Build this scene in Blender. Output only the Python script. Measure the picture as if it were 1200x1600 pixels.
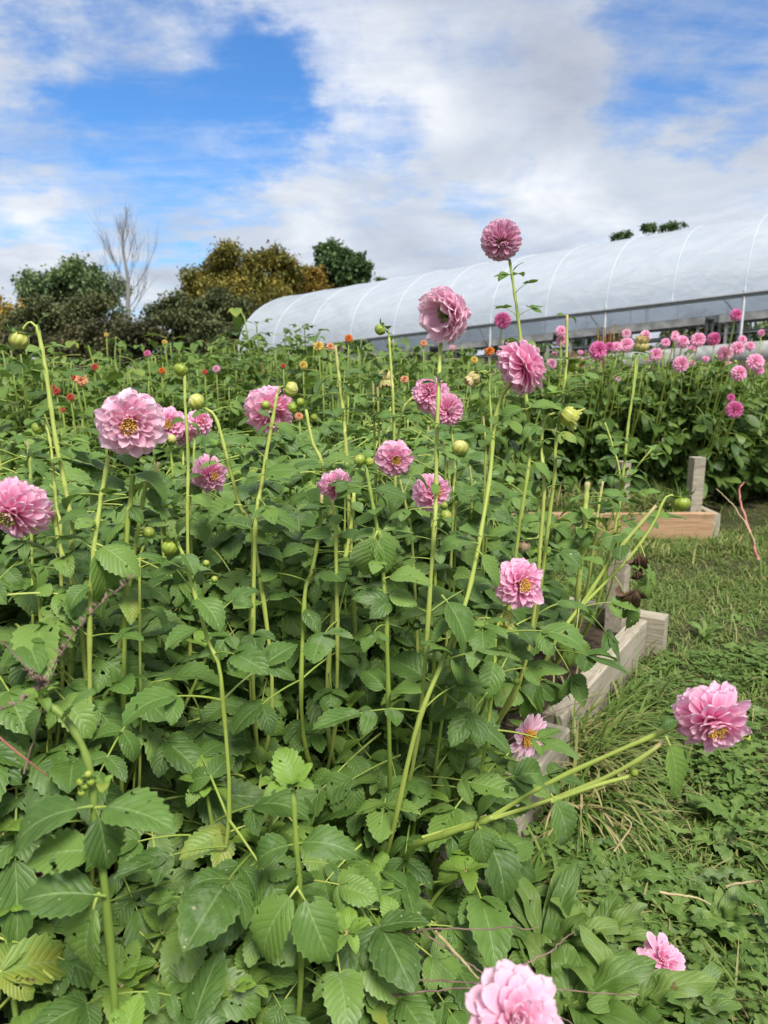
import bpy, math, random
import numpy as np
R_ = math.radians
C = bpy.context.scene.collection
for o in list(bpy.data.objects): bpy.data.objects.remove(o)

# ------------------------------------------------------------------ camera, sky, sun, exposure
scene = bpy.context.scene
FPX, PITCH, CAMZ = 1155.0, R_(11.7), 1.15
cam_d = bpy.data.cameras.new('camera'); cam = bpy.data.objects.new('camera', cam_d); C.objects.link(cam)
cam.location = (0, 0, CAMZ); cam.rotation_euler = (math.pi/2 - PITCH, 0, 0)
cam_d.sensor_fit = 'VERTICAL'; cam_d.sensor_height = 9.8; cam_d.lens = 9.8*FPX/1600.0
cam_d.clip_start = 0.02; cam_d.clip_end = 2000
cam_d.dof.use_dof = True; cam_d.dof.focus_distance = 1.45; cam_d.dof.aperture_fstop = 1.8
scene.camera = cam
SUN_EL, SUN_AZ = R_(56), R_(160)          # azimuth clockwise from +Y: behind the camera and to its right
scene.view_settings.view_transform = 'Standard'; scene.view_settings.look = 'None'
scene.view_settings.gamma = 1; scene.view_settings.exposure = 0.36
def at(px, py, d):                          # picture point (1200x1600) at axis depth d -> world
    cx = (px-600)/FPX*d; cy = -(py-800)/FPX*d
    return np.array([cx, d*math.cos(PITCH)+cy*math.sin(PITCH), CAMZ+cy*math.cos(PITCH)-d*math.sin(PITCH)])
def ray(px, py):
    v = at(px, py, 1.0) - np.array([0, 0, CAMZ]); return v/np.linalg.norm(v)

w = bpy.data.worlds.new('World'); scene.world = w; w.use_nodes = True
def world():
    nt = w.node_tree; N = nt.nodes; L = nt.links; N.clear()
    def n(t, **k):
        x = N.new(t)
        for a, b in k.items(): setattr(x, a, b)
        return x
    def mth(op, a, b=None, clamp=False):
        x = n('ShaderNodeMath', operation=op, use_clamp=clamp)
        for i, v in enumerate((a, b)):
            if v is None: continue
            if isinstance(v, (int, float)): x.inputs[i].default_value = v
            else: L.new(v, x.inputs[i])
        return x.outputs[0]
    def vm(op, a, b=None, s=None):
        x = n('ShaderNodeVectorMath', operation=op)
        for i, v in enumerate((a, b)):
            if v is None: continue
            if isinstance(v, (tuple, list)): x.inputs[i].default_value = v
            else: L.new(v, x.inputs[i])
        if s is not None: x.inputs['Scale'].default_value = s
        return x
    out = n('ShaderNodeOutputWorld'); bg = n('ShaderNodeBackground'); L.new(bg.outputs[0], out.inputs[0])
    sky = n('ShaderNodeTexSky', sky_type='NISHITA', sun_disc=False)
    sky.sun_elevation = SUN_EL; sky.sun_rotation = SUN_AZ; sky.air_density = 1.0; sky.dust_density = 0.3; sky.ozone_density = 2.5
    tc = n('ShaderNodeTexCoord'); d = tc.outputs['Generated']
    sep = n('ShaderNodeSeparateXYZ'); L.new(d, sep.inputs[0])
    zz = mth('MAXIMUM', mth('ADD', sep.outputs[2], 0.22), 0.08)
    comb = n('ShaderNodeCombineXYZ')
    L.new(mth('DIVIDE', sep.outputs[0], zz), comb.inputs[0]); L.new(mth('DIVIDE', sep.outputs[1], zz), comb.inputs[1]); comb.inputs[2].default_value = 3.1
    def noise(scale, detail, rough, vec=comb.outputs[0], dist=0.0):
        x = n('ShaderNodeTexNoise'); x.inputs['Scale'].default_value = scale; x.inputs['Detail'].default_value = detail
        x.inputs['Roughness'].default_value = rough; x.inputs['Distortion'].default_value = dist; L.new(vec, x.inputs['Vector']); return x
    warp = noise(3.2, 6, 0.62)
    off = vm('SCALE', vm('SUBTRACT', warp.outputs['Color'], (0.5, 0.5, 0.5)).outputs[0], s=0.33)
    dw = vm('NORMALIZE', vm('ADD', d, off.outputs[0]).outputs[0]).outputs[0]
    blobs = [(215,185,110,1.0),(325,160,100,1.0),(270,255,110,1.0),(120,262,70,.8),(30,262,60,.6),(365,235,70,.8),(340,325,60,.35),
             (1075,55,85,.85),(1165,20,80,.9),(1160,180,55,.7),(1010,95,50,.5),(600,205,50,.45),(520,235,45,.4),(765,300,40,.4),(165,15,50,.3),
             (1560,250,110,.9),(-420,150,130,.9),(500,-620,150,.8)]
    tot = None
    for (x, y, r, s) in blobs:
        c = ray(x, y); ang = r/FPX
        dt = vm('DOT_PRODUCT', dw, tuple(c)).outputs['Value']
        mr = n('ShaderNodeMapRange', interpolation_type='SMOOTHSTEP')
        L.new(dt, mr.inputs[0]); mr.inputs[1].default_value = math.cos(ang*1.75); mr.inputs[2].default_value = math.cos(ang*0.12)
        mr.inputs[3].default_value = 0; mr.inputs[4].default_value = s
        tot = mr.outputs[0] if tot is None else mth('MAXIMUM', tot, mr.outputs[0])
    n1 = noise(1.5, 9, 0.60, dist=0.3); n2 = noise(5.0, 8, 0.65, dist=0.2)
    cov = mth('ADD', mth('MULTIPLY', mth('SUBTRACT', n1.outputs[0], 0.5), 2.0), mth('MULTIPLY', mth('SUBTRACT', n2.outputs[0], 0.5), 0.9))
    cov = mth('ADD', cov, 0.88)
    cov = mth('SUBTRACT', cov, mth('MULTIPLY', tot, 0.86))
    stv = vm('MULTIPLY', comb.outputs[0], (0.6, 2.2, 1.0)); n5 = noise(3.0, 8, 0.68, stv.outputs[0], 0.5)
    cov = mth('ADD', cov, mth('MULTIPLY', mth('SUBTRACT', n5.outputs[0], 0.48), 1.1))
    cs = n('ShaderNodeMapRange', interpolation_type='SMOOTHSTEP'); L.new(cov, cs.inputs[0])
    cs.inputs[1].default_value = -0.32; cs.inputs[2].default_value = 0.98; cs.inputs[3].default_value = 0; cs.inputs[4].default_value = 0.97
    # cloud tone
    n3 = noise(1.9, 7, 0.58, dist=0.4); n4 = noise(0.8, 3, 0.5)
    tone = mth('ADD', mth('MULTIPLY', n3.outputs[0], 0.7), mth('MULTIPLY', n4.outputs[0], 0.3))
    rp = n('ShaderNodeValToRGB'); L.new(tone, rp.inputs[0])
    e = rp.color_ramp.elements; e[0].position = 0.30; e[0].color = (0.43, 0.47, 0.56, 1); e[1].position = 0.64; e[1].color = (0.88, 0.90, 0.94, 1)
    m = rp.color_ramp.elements.new(0.5); m.color = (0.62, 0.67, 0.75, 1)
    st = n('ShaderNodeMix', data_type='RGBA', blend_type='MULTIPLY'); st.inputs[0].default_value = 1
    L.new(sky.outputs[0], st.inputs[6]); st.inputs[7].default_value = (0.115*0.56, 0.115*0.98, 0.115*1.40, 1)
    mx = n('ShaderNodeMix', data_type='RGBA'); L.new(cs.outputs[0], mx.inputs[0]); L.new(st.outputs[2], mx.inputs[6]); L.new(rp.outputs[0], mx.inputs[7])
    # below the horizon: dull ground tone
    lo = n('ShaderNodeMapRange'); L.new(sep.outputs[2], lo.inputs[0]); lo.inputs[1].default_value = -0.05; lo.inputs[2].default_value = -0.01
    mz = n('ShaderNodeMix', data_type='RGBA'); L.new(lo.outputs[0], mz.inputs[0]); mz.inputs[6].default_value = (0.10, 0.12, 0.07, 1); L.new(mx.outputs[2], mz.inputs[7])
    L.new(mz.outputs[2], bg.inputs[0]); bg.inputs[1].default_value = 0.86
world()
sd = bpy.data.lights.new('sun', 'SUN'); sd.energy = 4.0; sd.angle = R_(18); sd.color = (1.0, 0.965, 0.90)
sun = bpy.data.objects.new('sun', sd); C.objects.link(sun)
sun.rotation_euler = (math.pi/2 - SUN_EL, 0, -SUN_AZ + math.pi)   # lamp -Z points away from the sun

# ------------------------------------------------------------------ materials
def newmat(name):
    m = bpy.data.materials.new(name); m.use_nodes = True; nt = m.node_tree; nt.nodes.clear(); return m, nt
class G:
    def __init__(s, name):
        s.m, s.nt = newmat(name); s.N = s.nt.nodes; s.L = s.nt.links
    def n(s, t, **k):
        x = s.N.new(t)
        for a, b in k.items(): setattr(x, a, b)
        return x
    def put(s, sock, v):
        if isinstance(v, (int, float, tuple, list)): sock.default_value = v
        else: s.L.new(v, sock)
    def math(s, op, a, b=None, c=None, clamp=False):
        x = s.n('ShaderNodeMath', operation=op, use_clamp=clamp)
        for i, v in enumerate((a, b, c)):
            if v is not None: s.put(x.inputs[i], v)
        return x.outputs[0]
    def mix(s, f, a, b, bt='MIX'):
        x = s.n('ShaderNodeMix', data_type='RGBA', blend_type=bt); s.put(x.inputs[0], f)
        s.put(x.inputs[6], a if not isinstance(a, tuple) else (*a[:3], 1)); s.put(x.inputs[7], b if not isinstance(b, tuple) else (*b[:3], 1)); return x.outputs[2]
    def ramp(s, f, stops):
        x = s.n('ShaderNodeValToRGB'); s.put(x.inputs[0], f); cr = x.color_ramp
        while len(cr.elements) > 1: cr.elements.remove(cr.elements[-1])
        cr.elements[0].position = stops[0][0]; cr.elements[0].color = (*stops[0][1], 1)
        for p, c in stops[1:]:
            e = cr.elements.new(p); e.color = (*c, 1)
        return x.outputs[0]
    def rng(s, v, a, b, c=0.0, d=1.0, smooth=True):
        x = s.n('ShaderNodeMapRange', interpolation_type='SMOOTHSTEP' if smooth else 'LINEAR'); s.put(x.inputs[0], v)
        for i, q in enumerate((a, b, c, d)): x.inputs[i+1].default_value = q
        return x.outputs[0]
    def noise(s, vec, scale, detail=4, rough=0.55, dist=0.0):
        x = s.n('ShaderNodeTexNoise'); s.put(x.inputs['Vector'], vec); x.inputs['Scale'].default_value = scale
        x.inputs['Detail'].default_value = detail; x.inputs['Roughness'].default_value = rough; x.inputs['Distortion'].default_value = dist
        return x.outputs[0]
    def attr(s, name): return s.n('ShaderNodeAttribute', attribute_name=name).outputs['Fac']
    def pos(s): return s.n('ShaderNodeNewGeometry').outputs['Position']
    def obj(s): return s.n('ShaderNodeTexCoord').outputs['Object']
    def bump(s, h, strength=0.3, dist=0.002):
        x = s.n('ShaderNodeBump'); s.put(x.inputs['Height'], h); x.inputs['Strength'].default_value = strength; x.inputs['Distance'].default_value = dist
        return x.outputs[0]
    def done(s, col, rough=0.6, normal=None, trans=0.0, tcol=None, spec=0.4, alpha=None):
        p = s.n('ShaderNodeBsdfPrincipled'); s.put(p.inputs['Base Color'], col if not isinstance(col, tuple) else (*col[:3], 1))
        s.put(p.inputs['Roughness'], rough); s.put(p.inputs['Specular IOR Level'], spec)
        if normal is not None: s.L.new(normal, p.inputs['Normal'])
        sh = p.outputs[0]
        if trans > 0:
            t = s.n('ShaderNodeBsdfTranslucent'); s.put(t.inputs[0], tcol if tcol is not None else (col if not isinstance(col, tuple) else (*col[:3], 1)))
            x = s.n('ShaderNodeMixShader'); x.inputs[0].default_value = trans; s.L.new(sh, x.inputs[1]); s.L.new(t.outputs[0], x.inputs[2]); sh = x.outputs[0]
        if alpha is not None:
            t = s.n('ShaderNodeBsdfTransparent'); x = s.n('ShaderNodeMixShader'); s.put(x.inputs[0], alpha)
            s.L.new(t.outputs[0], x.inputs[1]); s.L.new(sh, x.inputs[2]); sh = x.outputs[0]
        o = s.n('ShaderNodeOutputMaterial'); s.L.new(sh, o.inputs[0]); return s.m
    def uv(s):
        sp = s.n('ShaderNodeSeparateXYZ'); s.L.new(s.n('ShaderNodeUVMap').outputs[0], sp.inputs[0]); return sp.outputs[0], sp.outputs[1]

def leaf_mat(name, dark, mid, lite, yellow=(0.30, 0.30, 0.04), veins=True, trans=0.22, holes=False, yl=0.965, rough=0.5):
    g = G(name); r = g.attr('rnd'); yg = g.attr('yng'); u, v = g.uv()
    base = g.ramp(r, [(0.0, dark), (0.5, mid), (1.0, lite)])
    base = g.mix(yg, base, (0.22, 0.36, 0.045))
    p = g.pos()
    nz = g.noise(p, 38, 4, 0.6)
    base = g.mix(g.rng(nz, 0.40, 0.75, 0, 0.45), base, g.mix(0.6, base, lite))
    ylw = g.math('MULTIPLY', g.rng(r, yl, yl+0.02, 0, .6), g.rng(g.noise(p, 22, 3), 0.38, 0.62, 0, 1))
    base = g.mix(ylw, base, yellow)
    nrm = None
    if veins:
        a = g.math('MULTIPLY', g.math('ABSOLUTE', g.math('SUBTRACT', u, 0.5)), 2.0)
        midrib = g.rng(a, 0.015, 0.07, 1, 0)
        f = g.math('FRACT', g.math('ADD', g.math('SUBTRACT', g.math('MULTIPLY', v, g.math('ADD', 5.5, g.math('MULTIPLY', r, 3.5))), g.math('MULTIPLY', a, 2.4)), g.math('MULTIPLY', g.noise(p, 30, 2), 0.9)))
        lat = g.rng(g.math('ABSOLUTE', g.math('SUBTRACT', f, 0.5)), 0.015, 0.085, 1, 0)
        lat = g.math('MULTIPLY', lat, g.rng(a, 0.75, 1.0, 0.8, 0.1))
        ve = g.math('MAXIMUM', midrib, lat)
        base = g.mix(g.math('MULTIPLY', midrib, 0.55), base, (0.26, 0.36, 0.13)); base = g.mix(g.math('MULTIPLY', lat, 0.26), base, (0.22, 0.32, 0.11))
        mil = g.math('MULTIPLY', g.rng(g.noise(p, 17, 5, 0.7), 0.50, 0.64, 0, 0.42), g.rng(g.noise(p, 2.2, 2), 0.45, 0.6)); base = g.mix(mil, base, (0.27, 0.34, 0.20))
        puff = g.math('SINE', g.math('MULTIPLY', f, 3.14159))
        h = g.math('ADD', g.math('MULTIPLY', ve, -0.75), g.math('ADD', puff, g.math('MULTIPLY', nz, 0.5)))
        nrm = g.bump(h, 0.40, 0.0018)
        edge = g.rng(a, 0.90, 1.0, 0, 0.35); base = g.mix(edge, base, (0.24, 0.34, 0.10))
        sp = g.rng(g.noise(p, 95, 2), 0.735, 0.75, 0, 0.75); base = g.mix(sp, base, (0.45, 0.42, 0.26))
        br = g.math('MULTIPLY', g.rng(g.noise(p, 30, 3), 0.66, 0.70, 0, 0.8), g.rng(r, 0.80, 0.82)); base = g.mix(br, base, (0.16, 0.10, 0.04))
    alpha = None
    if holes:
        hn = g.math('MULTIPLY', g.rng(g.noise(p, 60, 2, 0.5), 0.675, 0.68, 0, 1, False), g.rng(r, 0.40, 0.41)); alpha = g.math('SUBTRACT', 1.0, hn)
    geo = g.n('ShaderNodeNewGeometry'); back = g.mix(0.35, base, (0.20, 0.27, 0.13)); base2 = g.mix(geo.outputs['Backfacing'], base, back)
    return g.done(base2, rough, nrm, trans, g.mix(0.5, base, (0.28, 0.42, 0.05)), 0.35, alpha)
M = {}
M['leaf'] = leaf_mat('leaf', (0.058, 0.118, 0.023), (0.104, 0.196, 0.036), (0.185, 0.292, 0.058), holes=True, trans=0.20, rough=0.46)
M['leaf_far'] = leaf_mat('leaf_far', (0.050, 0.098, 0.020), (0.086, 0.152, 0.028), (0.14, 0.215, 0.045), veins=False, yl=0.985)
M['weed'] = leaf_mat('weed_leaf', (0.070, 0.140, 0.022), (0.115, 0.20, 0.034), (0.18, 0.27, 0.06), holes=False, yl=0.95)
def stem_mat():
    g = G('stem'); r = g.attr('rnd'); p = g.pos()
    c = g.ramp(r, [(0, (0.19, 0.28, 0.05)), (0.5, (0.33, 0.42, 0.075)), (1, (0.50, 0.55, 0.14))])
    c = g.mix(g.attr('yng'), c, (0.42, 0.33, 0.17))
    nz = g.noise(p, 60, 3)
    c = g.mix(g.rng(nz, 0.5, 0.8, 0, 0.4), c, (0.15, 0.2, 0.05))
    return g.done(c, 0.5, g.bump(nz, 0.2, 0.001), 0.08)
M['stem'] = stem_mat()
def petal_mat(name, deep, mid, pale, edge, edge_amt=0.55, pw=0.5, streak=0.3):
    g = G(name); u, v = g.uv(); r = g.attr('rnd'); k = g.attr('yng')      # yng = how far out on the bloom the petal sits
    a = g.math('MULTIPLY', g.math('ABSOLUTE', g.math('SUBTRACT', u, 0.5)), 2.0)
    body = g.mix(g.rng(k, 0.05, 0.75), g.mix(r, deep, mid), g.mix(r, mid, pale))
    body = g.mix(g.rng(v, 0.0, 0.55, pw, 0.0), body, deep)
    tip = g.math('MAXIMUM', g.math('MULTIPLY', g.math('POWER', a, 2.2), 0.95), g.rng(v, 0.62, 1.0))
    body = g.mix(g.math('MULTIPLY', tip, edge_amt), body, edge)
    cv = g.n('ShaderNodeCombineXYZ'); g.put(cv.inputs[0], g.math('MULTIPLY', u, 11.0)); g.put(cv.inputs[1], g.math('MULTIPLY', v, 0.9)); g.put(cv.inputs[2], g.math('MULTIPLY', r, 37.0))
    st = g.noise(cv.outputs[0], 1.6, 3, 0.6)
    body = g.mix(g.rng(st, 0.35, 0.75, 0, streak), body, g.mix(0.5, deep, mid))
    return g.done(body, 0.55, g.bump(st, 0.30, 0.0010), 0.42, g.mix(0.25, body, mid), 0.25)
M['petal_pale'] = petal_mat('petal_pale', (0.82, 0.27, 0.46), (0.92, 0.52, 0.68), (0.95, 0.67, 0.78), (0.97, 0.84, 0.89), 0.68)
M['petal_pink'] = petal_mat('petal_pink', (0.85, 0.18, 0.43), (0.92, 0.37, 0.60), (0.94, 0.53, 0.71), (0.97, 0.83, 0.89), 0.75)
M['petal_mauve'] = petal_mat('petal_mauve', (0.62, 0.14, 0.32), (0.78, 0.32, 0.52), (0.86, 0.52, 0.68), (0.93, 0.76, 0.84), 0.75)
M['petal_ball'] = petal_mat('petal_ball', (0.82, 0.20, 0.42), (0.90, 0.39, 0.60), (0.92, 0.52, 0.70), (0.97, 0.80, 0.87), 0.78)
M['petal_hot'] = petal_mat('petal_hot', (0.66, 0.06, 0.28), (0.78, 0.17, 0.44), (0.82, 0.27, 0.53), (0.90, 0.55, 0.73), 0.5)
M['petal_red'] = petal_mat('petal_red', (0.46, 0.05, 0.04), (0.58, 0.10, 0.07), (0.64, 0.15, 0.10), (0.7, 0.24, 0.16), 0.3)
M['petal_orange'] = petal_mat('petal_orange', (0.66, 0.13, 0.02), (0.74, 0.24, 0.04), (0.78, 0.32, 0.07), (0.8, 0.40, 0.15), 0.3)
M['petal_peach'] = petal_mat('petal_peach', (0.72, 0.25, 0.10), (0.80, 0.42, 0.22), (0.82, 0.50, 0.30), (0.85, 0.60, 0.42), 0.3)
M['petal_yellow'] = petal_mat('petal_yellow', (0.66, 0.42, 0.05), (0.76, 0.56, 0.12), (0.80, 0.64, 0.22), (0.84, 0.72, 0.35), 0.3)
M['petal_salmon'] = petal_mat('petal_salmon', (0.56, 0.09, 0.06), (0.62, 0.15, 0.10), (0.66, 0.2, 0.14), (0.72, 0.3, 0.22), 0.3)
M['petal_dry'] = petal_mat('petal_dry', (0.22, 0.03, 0.10), (0.34, 0.07, 0.18), (0.42, 0.12, 0.24), (0.45, 0.22, 0.26), 0.3)
def simple(name, a, b, scale=30, rough=0.6, trans=0.0, bs=0.2, bd=0.001, spec=0.4):
    g = G(name); nz = g.noise(g.pos(), scale, 4); c = g.mix(g.rng(nz, 0.3, 0.7), a, b); return g.done(c, rough, g.bump(nz, bs, bd), trans, None, spec)
M['centre'] = simple('flower_centre', (0.74, 0.48, 0.08), (0.66, 0.34, 0.06), 300, 0.6, 0.1)
M['centre_green'] = simple('flower_centre_green', (0.40, 0.42, 0.08), (0.30, 0.16, 0.08), 300, 0.6, 0.1)
def bud_mat(name, a, b, tip):
    g = G(name); u, v = g.uv(); nz = g.noise(g.pos(), 120, 3)
    c = g.mix(g.rng(nz, 0.3, 0.7), a, b); line = g.rng(g.math('ABSOLUTE', g.math('SUBTRACT', g.math('FRACT', u), 0.5)), 0.38, 0.5, 0, 0.55)
    c = g.mix(line, c, (0.16, 0.20, 0.03)); c = g.mix(g.rng(v, 0.72, 1.0, 0, 0.8), c, tip); return g.done(c, 0.42, None, 0.12)
M['bud_green'] = bud_mat('bud_green', (0.22, 0.32, 0.035), (0.36, 0.43, 0.06), (0.42, 0.42, 0.10))
M['bud_yellow'] = bud_mat('bud_yellow', (0.44, 0.47, 0.08), (0.58, 0.58, 0.16), (0.62, 0.58, 0.25))
M['bud_pink'] = bud_mat('bud_pink', (0.50, 0.44, 0.13), (0.62, 0.50, 0.24), (0.70, 0.30, 0.36))
M['bud_brown'] = bud_mat('bud_brown', (0.45, 0.34, 0.20), (0.36, 0.24, 0.12), (0.70, 0.66, 0.5))
M['sepal'] = simple('sepal', (0.09, 0.17, 0.035), (0.15, 0.25, 0.05), 90, 0.5, 0.15)
M['dry'] = simple('dry_leaf', (0.055, 0.03, 0.02), (0.16, 0.09, 0.05), 60, 0.85, 0.05, 0.6, 0.003)
M['dry_stalk'] = simple('dry_stalk', (0.20, 0.13, 0.09), (0.36, 0.27, 0.17), 60, 0.8)
M['red_stalk'] = simple('red_stalk', (0.45, 0.13, 0.13), (0.52, 0.24, 0.18), 40, 0.5)
M['mauve_stalk'] = simple('mauve_stalk', (0.15, 0.09, 0.08), (0.26, 0.17, 0.13), 60, 0.7)
M['straw'] = simple('straw', (0.34, 0.27, 0.13), (0.48, 0.40, 0.22), 60, 0.8)
def wood(name, a, b, dark, knots=0.5, sc=1.0):
    g = G(name); o = g.obj(); mp = g.n('ShaderNodeMapping'); g.L.new(o, mp.inputs[0]); mp.inputs['Scale'].default_value = (3*sc, 40*sc, 40*sc)
    f = g.noise(mp.outputs[0], 1.2, 8, 0.68, 0.6); mp2 = g.n('ShaderNodeMapping'); g.L.new(o, mp2.inputs[0]); mp2.inputs['Scale'].default_value = (2, 7, 7)
    bl = g.noise(mp2.outputs[0], 1.5, 4, 0.6)
    c = g.mix(g.rng(f, 0.32, 0.68), a, b); c = g.mix(g.rng(bl, 0.5, 0.75, 0, 0.5), c, dark); c = g.mix(g.rng(f, 0.30, 0.40, 0.75, 0.0), c, dark)
    c = g.mix(g.rng(g.noise(g.pos(), 14, 4), 0.56, 0.70, 0, 0.35), c, (0.13, 0.15, 0.08))
    return g.done(c, 0.85, g.bump(g.math('ADD', f, g.math('MULTIPLY', bl, .4)), 0.9, 0.004), 0, None, 0.2)
M['wood_grey'] = wood('weathered_wood', (0.46, 0.40, 0.31), (0.29, 0.25, 0.19), (0.10, 0.08, 0.06))
M['wood_tan'] = wood('tan_wood', (0.52, 0.33, 0.20), (0.38, 0.22, 0.125), (0.16, 0.10, 0.06))
M['bark'] = simple('bark', (0.07, 0.055, 0.045), (0.15, 0.125, 0.10), 6, 0.9, 0, 0.8, 0.03)
M['bark_pale'] = simple('bark_pale', (0.17, 0.16, 0.15), (0.24, 0.23, 0.215), 3, 0.9)
def ground_mat():
    g = G('ground'); p = g.pos(); a = g.noise(p, 1.3, 6); b = g.noise(p, 22, 6, 0.7)
    c = g.mix(g.rng(a, 0.4, 0.6), (0.035, 0.045, 0.016), (0.06, 0.05, 0.028)); c = g.mix(g.rng(b, 0.45, 0.75), c, (0.10, 0.085, 0.05))
    c = g.mix(g.rng(g.noise(p, 60, 4), 0.5, 0.7, 0, 0.6), c, (0.05, 0.09, 0.02))
    return g.done(c, 0.95, g.bump(b, 0.8, 0.02), 0, None, 0.1)
M['ground'] = ground_mat()
M['soil'] = simple('soil', (0.025, 0.018, 0.013), (0.075, 0.055, 0.038), 24, 0.95, 0, 0.9, 0.02, 0.1)
def grass_mat():
    g = G('grass'); r = g.attr('rnd'); u, v = g.uv()
    c = g.ramp(r, [(0, (0.075, 0.145, 0.022)), (0.40, (0.115, 0.20, 0.034)), (0.75, (0.18, 0.26, 0.055)), (0.9, (0.32, 0.31, 0.11)), (1.0, (0.46, 0.37, 0.19))])
    c = g.mix(g.rng(g.noise(g.pos(), 1.8, 3), 0.42, 0.62, 0, 0.4), c, (0.17, 0.23, 0.055))
    return g.done(c, 0.55, None, 0.25, None, 0.3)
M['grass'] = grass_mat()
def plastic():
    g = G('greenhouse_plastic'); p = g.pos(); o = g.obj(); mp = g.n('ShaderNodeMapping'); g.L.new(o, mp.inputs[0]); mp.inputs['Scale'].default_value = (0.35, 2.6, 2.6)
    f = g.noise(mp.outputs[0], 1.5, 5, 0.6, 0.6)
    c = g.mix(g.rng(f, 0.3, 0.7), (0.64, 0.70, 0.77), (0.74, 0.79, 0.86))
    b = g.bump(f, 0.5, 0.05)
    pr = g.n('ShaderNodeBsdfPrincipled'); g.L.new(c, pr.inputs['Base Color']); pr.inputs['Roughness'].default_value = 0.42; g.L.new(b, pr.inputs['Normal'])
    t = g.n('ShaderNodeBsdfTranslucent'); g.L.new(c, t.inputs[0]); x = g.n('ShaderNodeMixShader'); x.inputs[0].default_value = 0.45
    g.L.new(pr.outputs[0], x.inputs[1]); g.L.new(t.outputs[0], x.inputs[2])
    tr = g.n('ShaderNodeBsdfTransparent'); y = g.n('ShaderNodeMixShader'); y.inputs[0].default_value = 0.10; g.L.new(x.outputs[0], y.inputs[1]); g.L.new(tr.outputs[0], y.inputs[2])
    q = g.n('ShaderNodeOutputMaterial'); g.L.new(y.outputs[0], q.inputs[0]); return g.m
M['plastic'] = plastic()
M['hoop'] = simple('hoop_strap', (0.58, 0.63, 0.69), (0.52, 0.57, 0.63), 8, 0.5)
def metal():
    g = G('galvanised'); nz = g.noise(g.pos(), 9, 4); c = g.mix(nz, (0.24, 0.25, 0.26), (0.42, 0.43, 0.44)); m = g.done(c, 0.45)
    [n for n in g.N if n.type == 'BSDF_PRINCIPLED'][0].inputs['Metallic'].default_value = 0.5; return m
M['metal'] = metal()
M['bench'] = simple('bench_boards', (0.22, 0.22, 0.21), (0.38, 0.38, 0.37), 5, 0.8)
def tree_leaf(name, a, b, c_):
    g = G(name); r = g.attr('rnd'); c = g.ramp(r, [(0, a), (0.5, b), (1, c_)]); return g.done(c, 0.6, None, 0.25, None, 0.2)
M['t_green'] = tree_leaf('tree_green', (0.10, 0.16, 0.07), (0.17, 0.24, 0.10), (0.25, 0.32, 0.14))
M['t_dark'] = tree_leaf('tree_dark', (0.06, 0.11, 0.045), (0.11, 0.18, 0.07), (0.17, 0.25, 0.09))
M['t_olive'] = tree_leaf('tree_olive', (0.1015, 0.1087, 0.0261), (0.203, 0.1885, 0.0435), (0.348, 0.2682, 0.0508))
M['t_gold'] = tree_leaf('tree_gold', (0.1595, 0.1595, 0.029), (0.348, 0.2465, 0.0435), (0.522, 0.319, 0.058))
M['t_orange'] = tree_leaf('tree_orange', (0.14, 0.12, 0.03), (0.27, 0.19, 0.04), (0.40, 0.26, 0.05))
M['t_brown'] = tree_leaf('tree_brown', (0.065, 0.082, 0.038), (0.115, 0.135, 0.055), (0.19, 0.20, 0.08))
M['t_purple'] = tree_leaf('tree_purple', (0.07, 0.07, 0.038), (0.115, 0.112, 0.055), (0.18, 0.17, 0.075))

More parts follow.
